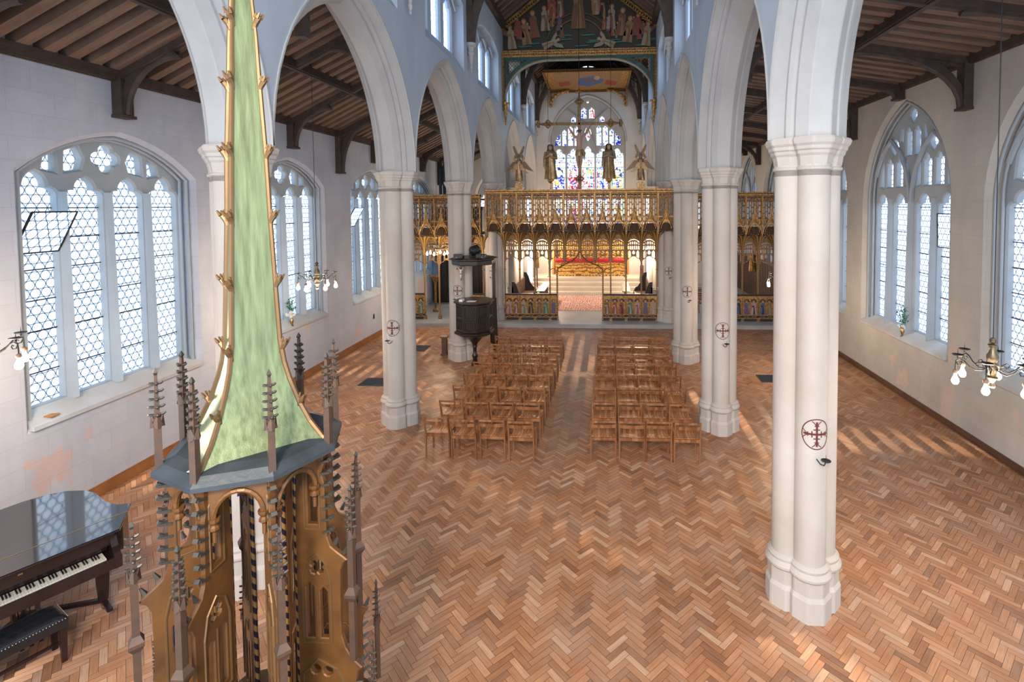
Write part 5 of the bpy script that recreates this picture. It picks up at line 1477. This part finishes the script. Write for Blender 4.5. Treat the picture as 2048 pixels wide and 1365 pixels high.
# ------------------------------------------------------------------ pulpit
px,py=-3.86,14.38
def octa(R,z,cx,cy,rot=PI/8): return [(cx+R*cos(rot+PI/4*k),cy+R*sin(rot+PI/4*k),z) for k in range(8)]
o=thing('pulpit','carved black oak octagonal pulpit with sounding board beside a left pier','pulpit',(px,py,0))
b=MB();b.loft([octa(.50,.98,px,py),octa(.50,1.82,px,py)]);b.build('body','oak',o)
b=MB();b.loft([octa(.53,1.82,px,py),octa(.58,1.85,px,py),octa(.58,1.89,px,py)]);b.loft([octa(.40,.88,px,py),octa(.55,.95,px,py),octa(.57,.98,px,py),octa(.57,1.02,px,py),octa(.52,1.04,px,py)]);b.build('cornice','oak',o)
for k in range(8):
    a0=PI/8+PI/4*k;am=a0+PI/8
    p0=Vector((px+.50*cos(a0),py+.50*sin(a0),0));p1=Vector((px+.50*cos(a0+PI/4),py+.50*sin(a0+PI/4),0))
    if am%(2*PI)<PI*.95 and am%(2*PI)>PI*.25:continue
    U=(p1-p0).normalized();Wn=Vector((cos(am),sin(am),0));L=(p1-p0).length
    b=MB();b.plate([(0,1.04),(L,1.04),(L,1.82),(0,1.82)],[[(.05,1.10),(L-.05,1.10),(L-.05,1.40),(.05,1.40)],[(.05,1.46),(L-.05,1.46),(L-.05,1.76),(.05,1.76)]],.03,(p0+Wn*.022,U,(0,0,1),Wn),bevel=.012)
    b.build('panel_frame','oak',o)
    b=MB()
    for z0 in(1.10,1.46):
        for j in range(5):
            u=.07+(L-.14)*j/4;q=p0+U*u+Wn*.004
            b.tube([(q.x,q.y,z0+.06),(q.x,q.y,z0+.24)],.014,5)
        for j in range(4):
            u=.09+(L-.18)*j/3
            for zz in(z0+.035,z0+.265):
                q=p0+U*u+Wn*.004;b.ball((q.x,q.y,zz),.016,5)
    b.build('linenfold_carving','oak',o)
b=MB();b.lathe([(.11,0),(.11,.05),(.07,.09),(.06,.22),(.085,.26),(.085,.30),(.055,.34),(.05,.50),(.075,.54),(.065,.58),(.08,.64),(.15,.76),(.30,.86),(.42,.90)],(px,py,0),12);b.build('stem','oak',o,smooth=True)
b=MB();b.box(-3.47,15.00,0,-3.38,15.10,2.96);b.build('post','oak',o)
b=MB();b.plate([(-.05,1.0),(-.05,.45),(.10,.62),(.35,.80),(.55,.95),(.55,1.0)],[],.06,((px,py+.1,0),(.6,.8,0),(0,0,1),(.8,-.6,0)));b.build('bracket','oak',o)
b=MB();b.plate([(0,.55),(.30,.40),(.34,.60),(.30,1.2),(.28,1.86),(0,1.88)],[],.05,((-3.44,14.72,0),(.35,.94,0),(0,0,1),(.94,-.35,0)));b.build('stair_panel','oak',o)
tx,ty=-3.86,14.42
b=MB();b.loft([octa(.60,2.93,tx,ty),octa(.62,2.95,tx,ty),octa(.62,3.05,tx,ty),octa(.70,3.08,tx,ty),octa(.70,3.10,tx,ty),octa(.55,3.14,tx,ty)]);b.build('sounding_board','oak',o)
b=MB();b.box(-4.0,14.10,1.885,-3.75,14.26,1.90);b.box(-4.22,14.1,1.885,-4.12,14.3,1.95);b.build('open_book','white',o)
for i,(x,lab) in enumerate(((-4.19,'left'),(-3.55,'right'))):
    o=thing('loudspeaker','small black box loudspeaker on the pulpit canopy, %s one'%lab,'speaker',(x,14.05,3.11),'speakers on the pulpit canopy')
    b=MB();b.box(x-.13,13.98,3.115,x+.13,14.14,3.245);b.build('cabinet','iron',o)
    b=MB();b.lathe([(.02,0),(.02,.004)],(0,0,0),8) if 0 else b.ball((x-.04*(1 if i==0 else -1),13.975,3.165),.012,6);b.build('badge','white',o)
o=thing('spotlight','round black spotlight on top of the pulpit canopy','spotlight',(-3.86,14.45,3.14))
b=MB();R_=[]
dv=Vector((-.5,-.35,-.25)).normalized()
b.tube([Vector((-3.72,14.55,3.38))+dv*t_ for t_ in(0,.04,.16,.26,.30)],[.05,.12,.15,.14,.10],14);b.build('housing','iron',o,smooth=True)
b=MB();b.tube([(-3.98,14.4,3.14),(-3.98,14.42,3.34)],.014,6);b.tube([(-3.70,14.5,3.14),(-3.70,14.5,3.34)],.014,6);b.build('yoke','iron',o)
o=local('small_crucifix','dark wooden crucifix with white figure hanging beside the pulpit','crucifix',(-4.14,14.08,2.50))
b=MB();b.box(-.022,0,0,.022,.02,.43);b.box(-.13,0,.31,.13,.02,.35);b.build('cross','oakm',o)
corpus(o,.28,'white',-.02,.06)
b=MB();b.box(-5.14,15.28,0,-5.0,15.44,.56);b.box(-5.17,15.25,.54,-4.97,15.47,.58);b.box(-5.17,15.25,0,-4.97,15.47,.05);tag(b.build('alms_box','oakm',None,loc=(-5.07,15.36,0)),'small brown wooden box standing left of the pulpit pier','box')

# ------------------------------------------------------------------ floor grilles, wall bits
def grille(label,x0,x1,y0,y1):
    o=thing('floor_grille',label,'floor grille',((x0+x1)/2,(y0+y1)/2,0),'iron heating grilles in the floor')
    b=MB();b.box(x0,y0,.0,x1,y1,.004);b.build('dark_void','p_black',o)
    b=MB();b.box(x0-.03,y0-.03,0,x1+.03,y0,.012);b.box(x0-.03,y1,0,x1+.03,y1+.03,.012);b.box(x0-.03,y0,0,x0,y1,.012);b.box(x1,y0,0,x1+.03,y1,.012);
    n=int((x1-x0)/.045)
    for k in range(n):b.box(x0+.045*k+.012,y0,.004,x0+.045*k+.030,y1,.010)
    n=int((y1-y0)/.045)
    for k in range(n):b.box(x0,y0+.045*k+.012,.004,x1,y0+.045*k+.026,.009)
    b.build('lattice','ironb',o)
grille('iron floor grille in the left aisle, nearer one',-6.42,-5.3,12.6,13.12)
grille('iron floor grille in the left aisle, nearer the screen',-6.6,-5.86,15.7,16.3)
grille('iron floor grille in the right aisle beside the big pier',3.95,4.5,13.3,13.8)
b=MB();b.box(WLX,17.12,.70,WLX+.02,17.18,.86);tag(b.build('wall_socket','iron',None,loc=(WLX+.01,17.15,.78)),'tiny dark socket on the left aisle wall past the windows','socket')
b=MB();
for k in range(9):b.ball((WLX-.06+.012*k,6.85+.03*(k%4),1.565+.004*(k%3)),.03,6,.5)
b.build('fallen_leaves','p_orange',None) if 0 else tag(b.build('dried_leaves','p_orange',None,loc=(WLX,6.9,1.56)),'little heap of dried leaves on the first left window sill','leaves')
def vase(label,x,y,z,white):
    o=local('flower_vase',label,'vase of flowers',(x,y,z),'vases of flowers on the window sills')
    b=MB();b.lathe([(.045,0),(.05,.01),(.018,.04),(.04,.10),(.05,.15),(.03,.20),(.04,.22)],(0,0,0),12);b.build('vase','brass',o,smooth=True)
    rg=random.Random(int(y*10));b=MB()
    for k in range(10):
        a=rg.uniform(0,6.28);h=rg.uniform(.25,.62);r_=rg.uniform(.03,.22);p1=Vector((r_*cos(a)*.6,r_*sin(a),.2+h))
        b.tube([(0,0,.18),(p1.x*.4,p1.y*.4,.2+h*.6),p1],.004,4)
        for j in range(7):
            c=Vector((p1.x*(.4+.1*j)+rg.uniform(-.05,.05),p1.y*(.4+.1*j)+rg.uniform(-.06,.06),.2+h*(.5+.08*j)+rg.uniform(-.03,.03)))
            d=Vector((rg.uniform(-1,1),rg.uniform(-1,1),rg.uniform(-.3,1))).normalized()*.045;e=d.cross(Vector((0,0,1))).normalized()*.022
            b.add([c-d,c-e,c+d,c+e],[(0,1,2,3)])
    b.build('foliage','leaf',o)
    b=MB()
    for k in range(14 if white else 6):
        b.ball((rg.uniform(-.06,.06),rg.uniform(-.15,.12),(.30 if white else .24)+rg.uniform(-.05,.06)),rg.uniform(.03,.05),6)
    b.build('blossom','petal',o)
vase('brass vase with white blooms on the second left window sill',WLX-.02,12.62,1.52,True)
vase('brass vase with trailing greenery on the right window sill',WRX+.03,12.55,1.40,False)

# ------------------------------------------------------------------ chandeliers
def make_chandelier(label,loc,top,rz):
    o=local('chandelier',label,'chandelier',loc,'iron and brass chandeliers of the aisles',rz)
    b=MB();b.lathe([(0,0),(.028,.008),(.036,.03),(.024,.05),(.018,.065),(.03,.09),(.055,.12),(.058,.135),(.04,.15),(.045,.18),(.058,.215),(.05,.255),(.038,.27),(.052,.285),(.05,.30),(.042,.31),(.06,.35),(.062,.385),(.04,.44),(.028,.48),(.030,.495),(.05,.505),(.05,.515),(.012,.53),(.03,.545),(.036,.57),(.024,.592),(0,.60)],(0,0,0),16);b.build('stem','oldbrass',o,smooth=True)
    b=MB();b.tube([(0,0,.60),(0,0,top-loc[2])],.0055,5);b.build('hanging_rod','iron',o)
    for k in range(6):
        a=PI/3*k+.25;ca,sa=cos(a),sin(a)
        def P(r,z):return (r*ca,r*sa,z)
        b=MB();b.tube([P(.05,.24),P(.10,.205),(P(.17,.20)),P(.235,.245),P(.28,.30),P(.325,.325),P(.36,.30),P(.365,.24),P(.365,.18)],.0075,6)
        b.tube([P(.36,.29),P(.345,.25),P(.315,.245),P(.30,.27),P(.31,.29),P(.325,.28)],.006,5)
        b.tube([P(.08,.22),P(.095,.275),P(.135,.30),P(.165,.28),P(.155,.25),P(.135,.255)],.006,5);b.build('arm','iron',o)
        b=MB();c=P(.345,.355);b.lathe([(.008,-.025),(.01,0),(.05,.008),(.062,.018),(.055,.014),(.008,.008)],c,14);b.tube([(c[0],c[1],c[2]),(c[0],c[1],c[2]+.085)],[.006,.001],6);b.build('drip_pan','iron',o,smooth=True)
        b=MB();b.ball((*P(.365,0)[:2],.165),.030,10);b.build('bulb_holder','socket',o,smooth=True)
        c=P(.365,0)
        b=MB();b.lathe([(0,-.005),(.022,0),(.036,.02),(.040,.04),(.034,.065),(.020,.095),(.014,.125)],(c[0],c[1],.015),12);b.build('light_bulb','bulb',o,smooth=True)
    return o
chs=[('chandelier with lit bulbs at right, hanging before the right wall',(4.47,6.2,2.42),7.66,0.55),
     ('chandelier hanging before the second left window',(-6.33,10.7,2.80),7.75,.2),
     ('chandelier partly cut off by the left edge of view',(-6.98,5.2,2.78),7.4,.0),
     ('chandelier mostly hidden behind the big right pier',(4.50,13.6,2.42),7.7,.0),
     ('chandelier in the left aisle just before the gilded screen',(-6.25,18.3,2.80),7.7,.3)]
ch0=None
for lab,loc,top,rz in chs:
    if ch0 is None:ch0=make_chandelier(lab,loc,top,rz)
    else:dup(ch0,loc,rz,lab)
def bracketlamp(lab,x,y,z,s_):
    o=thing('bracket_lamp',lab,'wall lamp',(x,y,z),'lit bracket lamps on the chancel piers')
    b=MB();b.tube([(x,y,z),(x+s_*.12,y-.05,z-.05),(x+s_*.22,y-.05,z+.02)],.01,5);b.tube([(x+s_*.12,y-.05,z-.05),(x+s_*.12,y-.22,z+.0)],.01,5);b.build('bracket','oldbrass',o)
    for q in((x+s_*.24,y-.05),(x+s_*.08,y-.22)):
        b=MB();b.ball((q[0],q[1],z+.05),.045,8,1.3);b.build('light_bulb','bulb',o)
bracketlamp('double lit bracket lamp on the nearer left chancel pier',-4.0,23.9,2.5,1)
bracketlamp('double lit bracket lamp on the nearer right chancel pier',1.80,23.9,2.45,-1)
bracketlamp('double lit bracket lamp high near the altar, left',-3.9,27.9,2.45,1)
bracketlamp('double lit bracket lamp high near the altar, right',1.70,27.9,2.55,-1)

# ------------------------------------------------------------------ piano and stool
o=local('grand_piano','black grand piano by the left wall, lid closed and mirroring the window','piano',(-5.49,5.27,0),None,math.atan2(.86,.51))
lid=[(0,0),(.12,.27),(.24,.54),(.20,.585),(.156,.62),(.105,.74),(.08,.90),(.072,1.05),(.065,1.22),(.01,1.40),(-.12,1.57),(-.30,1.675),(-.5,1.70),(-.7,1.68),(-1.0,1.58),(-1.25,1.38),(-1.40,1.05),(-1.45,.6),(-1.46,0)]
cx_,cy_=-.65,.7
ins=lambda P,k:[(cx_+(x-cx_)*k,cy_+(y-cy_)*k) for x,y in P]
b=MB();b.plate(lid,[],.022,((0,0,1.0),(1,0,0),(0,1,0),(0,0,1)),bevel=.006);b.build('lid','black',o)
b=MB();b.bar((-1.46,.36,1.001),(.16,.36,1.001),.006,.004);b.build('lid_hinge','brass',o)
b=MB();b.plate([(x,max(y,.16)) for x,y in ins(lid,.965)][1:-1],[],.36,((0,0,.972),(1,0,0),(0,1,0),(0,0,1)));b.build('case','blackm',o)
b=MB();b.box(-1.44,.12,.80,-.02,.16,.975);b.add([(-1.38,.13,.82),(-.08,.13,.82),(-.08,.155,.745),(-1.38,.155,.745)],[(0,1,2,3)]);b.build('fallboard','blackm',o)
b=MB();b.box(-.77,.112,.885,-.735,.12,.90);b.build('lock_plate','brass',o)
b=MB();b.box(-1.44,-.05,.60,-.0,.45,.70);b.box(-1.44,-.055,.69,-.0,-.03,.725);b.build('key_bed','blackm',o)
for x in(-1.445,-.035):
    b=MB();P=[(-.06,.60),(-.06,.72),(-.02,.76),(.05,.80),(.12,.90),(.30,.97),(.45,.97),(.45,.60)]
    b.plate(P,[],.06,((x+.03,0,0),(0,1,0),(0,0,1),(1,0,0)));b.build('cheek','blackm',o)
b=MB();kw=1.235/52
for i in range(52):b.box(-1.36+kw*i+.0008,-.02,.70,-1.36+kw*(i+1)-.0008,.15,.735)
b.build('white_keys','ivory',o)
b=MB()
for i in range(51):
    if (i%7) in(1,4):continue
    x=-1.36+kw*(i+1);b.box(x-.0055,.045,.735,x+.0055,.15,.747)
b.build('black_keys','black',o)
for x,y in((-.10,.30),(-1.32,.30),(-.62,1.42)):
    b=MB();b.loft([[(x+w_*a,y+w_*c_,z) for a,c_ in((-1,-1),(1,-1),(1,1),(-1,1))] for z,w_ in((.62,.055),(.35,.05),(.12,.038))]);b.build('leg','blackm',o)
    b=MB();b.lathe([(0,-.045),(.035,-.04),(.045,0),(.035,.04),(0,.045)],(0,0,0),10);b.v=[(x+v[2]*.4,y+v[0],.047+v[1]) for v in b.v];b.build('castor','oldbrass',o)
b=MB();
for x,y in((-.10,.30),(-1.32,.30),(-.62,1.42)):b.bar((-.66,.72,.13),(x,y,.11),.045,.04)
b.bar((-.10,.30,.11),(-.10,.05,.10),.05,.03);b.build('trolley_frame','blackm',o)
b=MB();b.bar((-.80,.35,.62),(-.78,.30,.12),.03,.03);b.bar((-.60,.35,.62),(-.62,.30,.12),.03,.03);b.box(-.84,.22,.08,-.56,.38,.13)
for k in range(4):b.tube([(-.76+.045*k,.33,.60),(-.75+.04*k,.33,.13)],.005,4)
for k in range(3):b.box(-.78+.07*k,.12,.09,-.75+.07*k,.24,.10)
b.build('pedal_lyre','blackm',o)
o=local('piano_stool','tufted black leather duet stool before the piano keyboard','stool',(-5.83,4.42,0),None,math.atan2(.89,.45))
# local x along the keyboard
sw_,sd_=.40,.17
b=MB();nx,ny=30,14;gv=[]
for i in range(nx+1):
    for j in range(ny+1):
        u=-1+2*i/nx;v=-1+2*j/ny
        e=(1-abs(u)**8)*(1-abs(v)**6)
        d=0
        for a in range(-3,4):
            for c_ in(-1,0,1):
                bx=(a+(.5 if c_ else 0))*.105;by=c_*.085
                r2=((u*sw_-bx)**2+(v*sd_-by)**2);d+=.016*math.exp(-r2/.0004)
        gv.append((u*sw_,v*sd_,.45+.05*e**.5-d*e))
b.add(gv,[(i*(ny+1)+j,(i+1)*(ny+1)+j,(i+1)*(ny+1)+j+1,i*(ny+1)+j+1) for i in range(nx) for j in range(ny)])
b.build('cushion','leather',o,smooth=True,auto=80)
b=MB();b.box(-sw_,-sd_,.36,sw_,sd_,.452);b.build('seat_box','leather',o)
b=MB()
for i in range(34):
    x=-sw_+.02+(2*sw_-.04)*i/33
    b.ball((x,-sd_-.002,.45),.004,4);b.ball((x,sd_+.002,.45),.004,4)
for i in range(14):
    y=-sd_+.02+(2*sd_-.04)*i/13;b.ball((sw_+.002,y,.45),.004,4)
b.build('nail_heads','white',o)
for sx in(-1,1):
    for sy in(-1,1):
        b=MB();b.loft([[(sx*(sw_-.035)+w_*a,sy*(sd_-.03)+w_*c_,z) for a,c_ in((-1,-1),(1,-1),(1,1),(-1,1))] for z,w_ in((.37,.028),(0,.020))]);b.build('leg','blackm',o)
b=MB();b.bar((-sw_+.03,0,.13),(sw_-.03,0,.13),.02,.03);b.build('stretcher','blackm',o)

# ------------------------------------------------------------------ font cover
FX,FY=-2.235,3.05
o=local('stone_font','octagonal stone font under the tall gilded cover','font',(FX,FY,0))
b=MB();b.loft([[(R_*cos(PI/8+PI/4*k),R_*sin(PI/8+PI/4*k),z) for k in range(8)] for z,R_ in((0,.75),(.18,.75),(.18,.45),(.30,.30),(.62,.28),(.75,.48),(.80,.62),(1.08,.66))]);b.build('bowl','stone',o)
o=local('font_cover','towering gilded gothic font cover with green-gold spire, left foreground','font cover',(FX,FY,1.08))
ZB=1.08
def cv(z):return z-ZB
def dirs(k):return cos(PI/4*k),sin(PI/4*k)
prof=[(.050,6.3),(.060,5.90),(.083,5.64),(.095,5.38),(.122,4.93),(.136,4.55),(.155,4.17),(.175,3.78),(.20,3.63),(.23,3.53),(.29,3.38),(.355,3.26),(.43,3.165),(.445,3.15)]
for k in range(0,8,2):
    b=MB();rows=[]
    for r_,z in prof:
        a0,a1=PI/4*k,PI/4*(k+2);m=6
        P0=Vector((r_*cos(a0),r_*sin(a0),cv(z)));P1=Vector((r_*cos(a1),r_*sin(a1),cv(z)))
        rows.append([tuple(P0.lerp(P1,i/m)) for i in range(m+1)])
    b.loft(rows,cap=False,closed=False);b.build('spire_face','spire',o,smooth=True)
for k in range(0,8,2):
    ca,sa=dirs(k)
    b=MB();b.tube([((r_+.004)*ca,(r_+.004)*sa,cv(z)) for r_,z in prof],[.011]*3+[.013]*4+[.015]*7,6)
    for z in(5.75,5.37,4.95,4.55,4.15,3.75,3.40):
        r_=None
        for (ra,za),(rb,zb_) in zip(prof,prof[1:]):
            if za>=z>=zb_:r_=ra+(rb-ra)*(za-z)/(za-zb_)
        def P(d,h,w=0):return ((r_+d)*ca-sa*w,(r_+d)*sa+ca*w,cv(z)+h)
        b.tube([P(0,-.065),P(.012,-.03),P(.03,-.005),P(.042,.012)],[.012,.016,.017,.012],6)
        b.tube([P(.035,.0,-.014),P(.055,.03,-.018)],[.013,.005],5);b.tube([P(.035,.0,.014),P(.055,.03,.018)],[.013,.005],5)
        b.tube([P(.01,.01),P(.02,.038)],[.012,.005],5)
    b.build('crocketed_rib','rib',o)
b=MB();rg=lambda R_,z:[(R_*cos(PI/4*k),R_*sin(PI/4*k),cv(z)) for k in range(8)]
b.loft([rg(.40,3.165),rg(.47,3.14),rg(.515,3.095),rg(.515,3.07),rg(.46,3.065)]);b.build('platform','lead',o)
b=MB();b.plate([(.03,.0),(.03,.02),(0,.02),(0,0)],[],.002,((-.08,-.44,cv(3.151)),(1,0,.0),(0,1,0),(0,0,1)));b.build('paper_scrap','white',o)
def pinnacle(b,b2,x,y,z0,z1,w=.018,rows=5,ang=0):
    ca,sa=cos(ang),sin(ang)
    def Q(u,v,z):return (x+u*ca-v*sa,y+u*sa+v*ca,cv(z))
    zc=z1-.26
    def sq(s_,z):return [Q(s_,s_,z),Q(-s_,s_,z),Q(-s_,-s_,z),Q(s_,-s_,z)]
    b.loft([sq(w,z0),sq(w,zc-.03),sq(w*1.1,zc)])
    for s_ in(0,1,2,3):   # gablets
        a=PI/2*s_;u,v=cos(a),sin(a)
        p=[Q(u*w*1.0-v*w*1.5,v*w*1.0+u*w*1.5,zc-.05),Q(u*w*1.0+v*w*1.5,v*w*1.0-u*w*1.5,zc-.05),Q(u*w*1.5,v*w*1.5,zc+.025),Q(u*w*1.9,v*w*1.9,zc-.06)]
        b.add(p,[(0,1,2),(0,3,2),(3,1,2),(0,3,1)])
    b.loft([sq(w*.75,zc),sq(w*.42,z1-.02)])
    for i in range(rows):
        z=zc+.012+.045*i;s_=w*(2.0-.10*i)
        for a in range(4):
            u,v=cos(PI/2*a),sin(PI/2*a)
            b2.tube([Q(u*w*.4,v*w*.4,z),Q(u*s_*.8,v*s_*.8,z+.002),Q(u*s_*1.1,v*s_*1.1,z+.008)],[w*.45,w*.5,w*.32],5)
    for a in range(4):
        u,v=cos(PI/2*a+PI/4),sin(PI/2*a+PI/4)
    b2.loft([sq(.003,z1-.025),sq(w*.62,z1-.005),sq(.002,z1+.022)])
for k in range(8):
    ca,sa=dirs(k)
    b=MB();b2=MB();pinnacle(b,b2,.475*ca,.475*sa,3.10,3.67,.018,5,PI/4*k);pn=b.build('pinnacle','pinn',o);b2.build('crockets','crock',pn)
    b=MB();b2=MB();r_=.605;pinnacle(b,b2,r_*ca,r_*sa,1.72,2.83,.018,5,PI/4*k)
    b.loft([[(r_*ca+q*cos(a),r_*sa+q*sin(a),cv(z)) for a in[PI/4*k+PI/4+PI/2*j for j in range(4)]] for z,q in((2.10,.022),(2.14,.05),(2.16,.05),(2.20,.024))])
    pn=b.build('buttress_pinnacle','pinn',o);b2.build('crockets','crock',pn)
    b=MB();b2=MB();r_=.725;pinnacle(b,b2,r_*ca,r_*sa,1.10,1.83,.014,5,PI/4*k);pn=b.build('lower_pinnacle','pinn',o);b2.build('crockets','crock',pn)
    outer=[(.44,3.08),(.445,2.98),(.43,2.93),(.445,2.86),(.45,2.62),(.455,2.52),(.475,2.46),(.51,2.43),(.545,2.405),(.585,2.375),(.555,2.35),(.535,2.30),(.53,2.0),(.535,1.88),(.56,1.80),(.605,1.73),(.665,1.675),(.63,1.64),(.62,1.58),(.62,1.12)]
    fin=outer+[(.25,1.12),(.25,2.60),(.27,3.08)]
    H=[[(.335,2.60),(.395,2.60),(.395,2.93),(.365,2.99),(.335,2.93)],
       [(.31,1.86),(.36,1.86),(.36,2.19),(.335,2.22),(.31,2.19)],[(.40,1.86),(.45,1.86),(.45,2.16),(.425,2.19),(.40,2.16)],foil(.385,2.32,.052,4,4,PI/4),
       [(.30,1.20),(.35,1.20),(.35,1.52),(.325,1.55),(.30,1.52)],[(.39,1.20),(.44,1.20),(.44,1.52),(.415,1.55),(.39,1.52)],[(.48,1.20),(.53,1.20),(.53,1.48),(.505,1.51),(.48,1.48)],circ(.36,1.65,.032,10),circ(.44,1.64,.032,10)]
    U=Vector((ca,sa,0));Wn=Vector((sa,-ca,0))
    b=MB();b.plate([(u,cv(v)) for u,v in fin],[[(u,cv(v)) for u,v in h] for h in H],.032,(Wn*.016,U,(0,0,1),Wn),bevel=.006);fo=b.build('traceried_fin','fin',o)
    b=MB()   # raised mouldings round the openings, both faces
    for s_ in(-1,1):
        def FP(u,v):return tuple(U*u+Wn*(s_*.017)+Vector((0,0,cv(v))))
        b.tube([FP(.315,2.57),FP(.315,2.94),FP(.34,3.0),FP(.365,3.03),FP(.39,3.0),FP(.415,2.94),FP(.415,2.57),FP(.315,2.57)],.006,5)
        b.tube([FP(.29,1.83),FP(.29,2.25),FP(.32,2.36),FP(.385,2.41),FP(.45,2.34),FP(.475,2.22),FP(.475,1.83),FP(.29,1.83)],.007,5)
        b.tube([FP(.385,1.86),FP(.385,2.22)],.005,5)
        b.tube([FP(.28,1.17),FP(.28,1.62),FP(.38,1.72),FP(.50,1.66),FP(.555,1.55),FP(.555,1.17)],.007,5)
    b.build('moulding','rib',fo)
    b=MB()
    for i in range(7):
        z=2.55+.075*i
        p=U*(.448)+Vector((0,0,cv(z)));q=U*(.485)+Vector((0,0,cv(z)+.012))
        b.bar(p-U*.02,q,.042,.014);b.bar(q-U*.012-Vector((0,0,.002)),q+U*.008+Vector((0,0,.010)),.030,.022)
    for i in range(5):
        z=1.22+.085*i;p=U*.62+Vector((0,0,cv(z)));b.tube([p,p+U*.04+Vector((0,0,.012))],[.014,.006],5)
    for (rr,zz) in((.50,2.47),(.56,2.41),(.59,1.78),(.65,1.70)):
        p=U*rr+Vector((0,0,cv(zz)));b.tube([p,p+U*.02+Vector((0,0,.045))],[.016,.006],5)
    b.build('crockets','crock',fo)
    # twisted column and arch between fins
    am=PI/4*k+PI/8
    b=MB();b.lathe([(.014,0),(.014,cv(3.06))],(0,0,0),10);tc=b.build('twisted_column','twist',o);tc.location=(.245*ca,.245*sa,0)
    a0,a1=PI/4*k,PI/4*(k+1);rr=.41
    p0=Vector((rr*cos(a0),rr*sin(a0),0));p1=Vector((rr*cos(a1),rr*sin(a1),0));L=(p1-p0).length;Uf=(p1-p0).normalized();Wf=Vector((cos(am),sin(am),0))
    hw=L/2-.035
    ar=[(L/2+hw*cos(PI*i/12),cv(2.86)+.15*sin(PI*i/12)) for i in range(13)]
    out=[(0.01,cv(3.07)),(.01,cv(2.80)),(L/2-hw,cv(2.80))]+ar[::-1]+[(L/2+hw,cv(2.80)),(L-.01,cv(2.80)),(L-.01,cv(3.07))]
    b=MB();b.plate(out,[],.02,(p0+Wf*.01,Uf,(0,0,1),Wf))
    b.tube([tuple(p0+Uf*u+Wf*.012+Vector((0,0,v))) for u,v in ar],.014,6)
    for u in(L/2-hw,L/2+hw):
        q=p0+Uf*u;b.lathe([(.012,-.12),(.012,-.06),(.028,-.045),(.028,-.03),(.016,-.02),(.030,0),(.032,.02)],(q.x,q.y,cv(2.85)),8)
    b.build('arch_bracket','fin',o)
    # blue soffit lining strips seen through the slots
b=MB();b.loft([rg(.235,1.10),rg(.235,1.16)]);b.loft([rg(.66,1.085),rg(.66,1.12)]);b.build('base_ring','fin',o)
# ------------------------------------------------------------------ camera, light
cam=bpy.data.cameras.new('camera');co=bpy.data.objects.new('camera',cam);COL.objects.link(co);SC.camera=co
cam.sensor_width=36;cam.lens=18.0;cam.clip_start=.05;cam.clip_end=100
yaw,pit,rol=.06246,.04146,-.00697
fw=Vector((-sin(yaw),cos(yaw),0));rt=Vector((cos(yaw),sin(yaw),0));up=Vector((0,0,1))
f2=fw*cos(pit)-up*sin(pit);u2=up*cos(pit)+fw*sin(pit)
r3=rt*cos(rol)+u2*sin(rol);u3=u2*cos(rol)-rt*sin(rol)
mt=Matrix((r3,u3,-f2)).transposed().to_4x4();mt.translation=Vector((0,0,4.6));co.matrix_world=mt
cam.shift_x=-(1153.08-1024)/2048;cam.shift_y=-(682.5-452.49)/2048
w=bpy.data.worlds.new('sky');SC.world=w;w.use_nodes=True
bg=w.node_tree.nodes['Background'];bg.inputs[0].default_value=(.72,.83,1,1);bg.inputs[1].default_value=1.7
def area(name,loc,tgt,sx,sy,power,col):
    l=bpy.data.lights.new(name,'AREA');l.shape='RECTANGLE';l.size=sx;l.size_y=sy;l.energy=power;l.color=col
    o=bpy.data.objects.new(name,l);COL.objects.link(o);o.location=loc
    d=Vector(tgt)-Vector(loc);o.rotation_euler=d.to_track_quat('-Z','Y').to_euler();return o
def point(name,loc,power,col=(1,.72,.45),r=.06):
    l=bpy.data.lights.new(name,'POINT');l.energy=power;l.color=col;l.shadow_soft_size=r
    o=bpy.data.objects.new(name,l);COL.objects.link(o);o.location=loc;return o
area('west_fill',(-1.1,-3.5,9.0),(-1.1,12,0.5),5,3,330,(1,.93,.86))  # added fill, unseen behind the camera, lifts the whole interior
sp=bpy.data.lights.new('warm_fill_spot','SPOT');sp.energy=1750;sp.color=(1,.80,.62);sp.spot_size=1.35;sp.spot_blend=.9;sp.shadow_soft_size=.5  # added warm fill for floor, chairs and lower piers, no real fitting
so=bpy.data.objects.new('warm_fill_spot',sp);COL.objects.link(so);so.location=(-.8,-2.5,6.6);so.rotation_euler=(Vector((-1.0,8.5,0))-Vector((-.8,-2.5,6.6))).to_track_quat('-Z','Y').to_euler()
for lab,loc,top,rz in chs: point('chandelier_glow',(loc[0],loc[1],loc[2]-.12),90,(1,.74,.50),.25)
for q in((-3.5,23.6,2.4),(1.3,23.6,2.35),(-3.4,27.3,2.4),(1.2,27.3,2.5)): point('bracket_lamp_glow',q,150,(1,.76,.52),.1)
SC.view_settings.view_transform='Standard';SC.view_settings.look='None';SC.view_settings.gamma=1;SC.view_settings.exposure=.80
SC.view_settings.use_curve_mapping=False
SC.cycles.use_denoising=True;SC.cycles.max_bounces=6;SC.cycles.diffuse_bounces=4;SC.cycles.glossy_bounces=3;SC.cycles.transmission_bounces=2
SC.cycles.caustics_reflective=False;SC.cycles.caustics_refractive=False;SC.cycles.sample_clamp_indirect=6
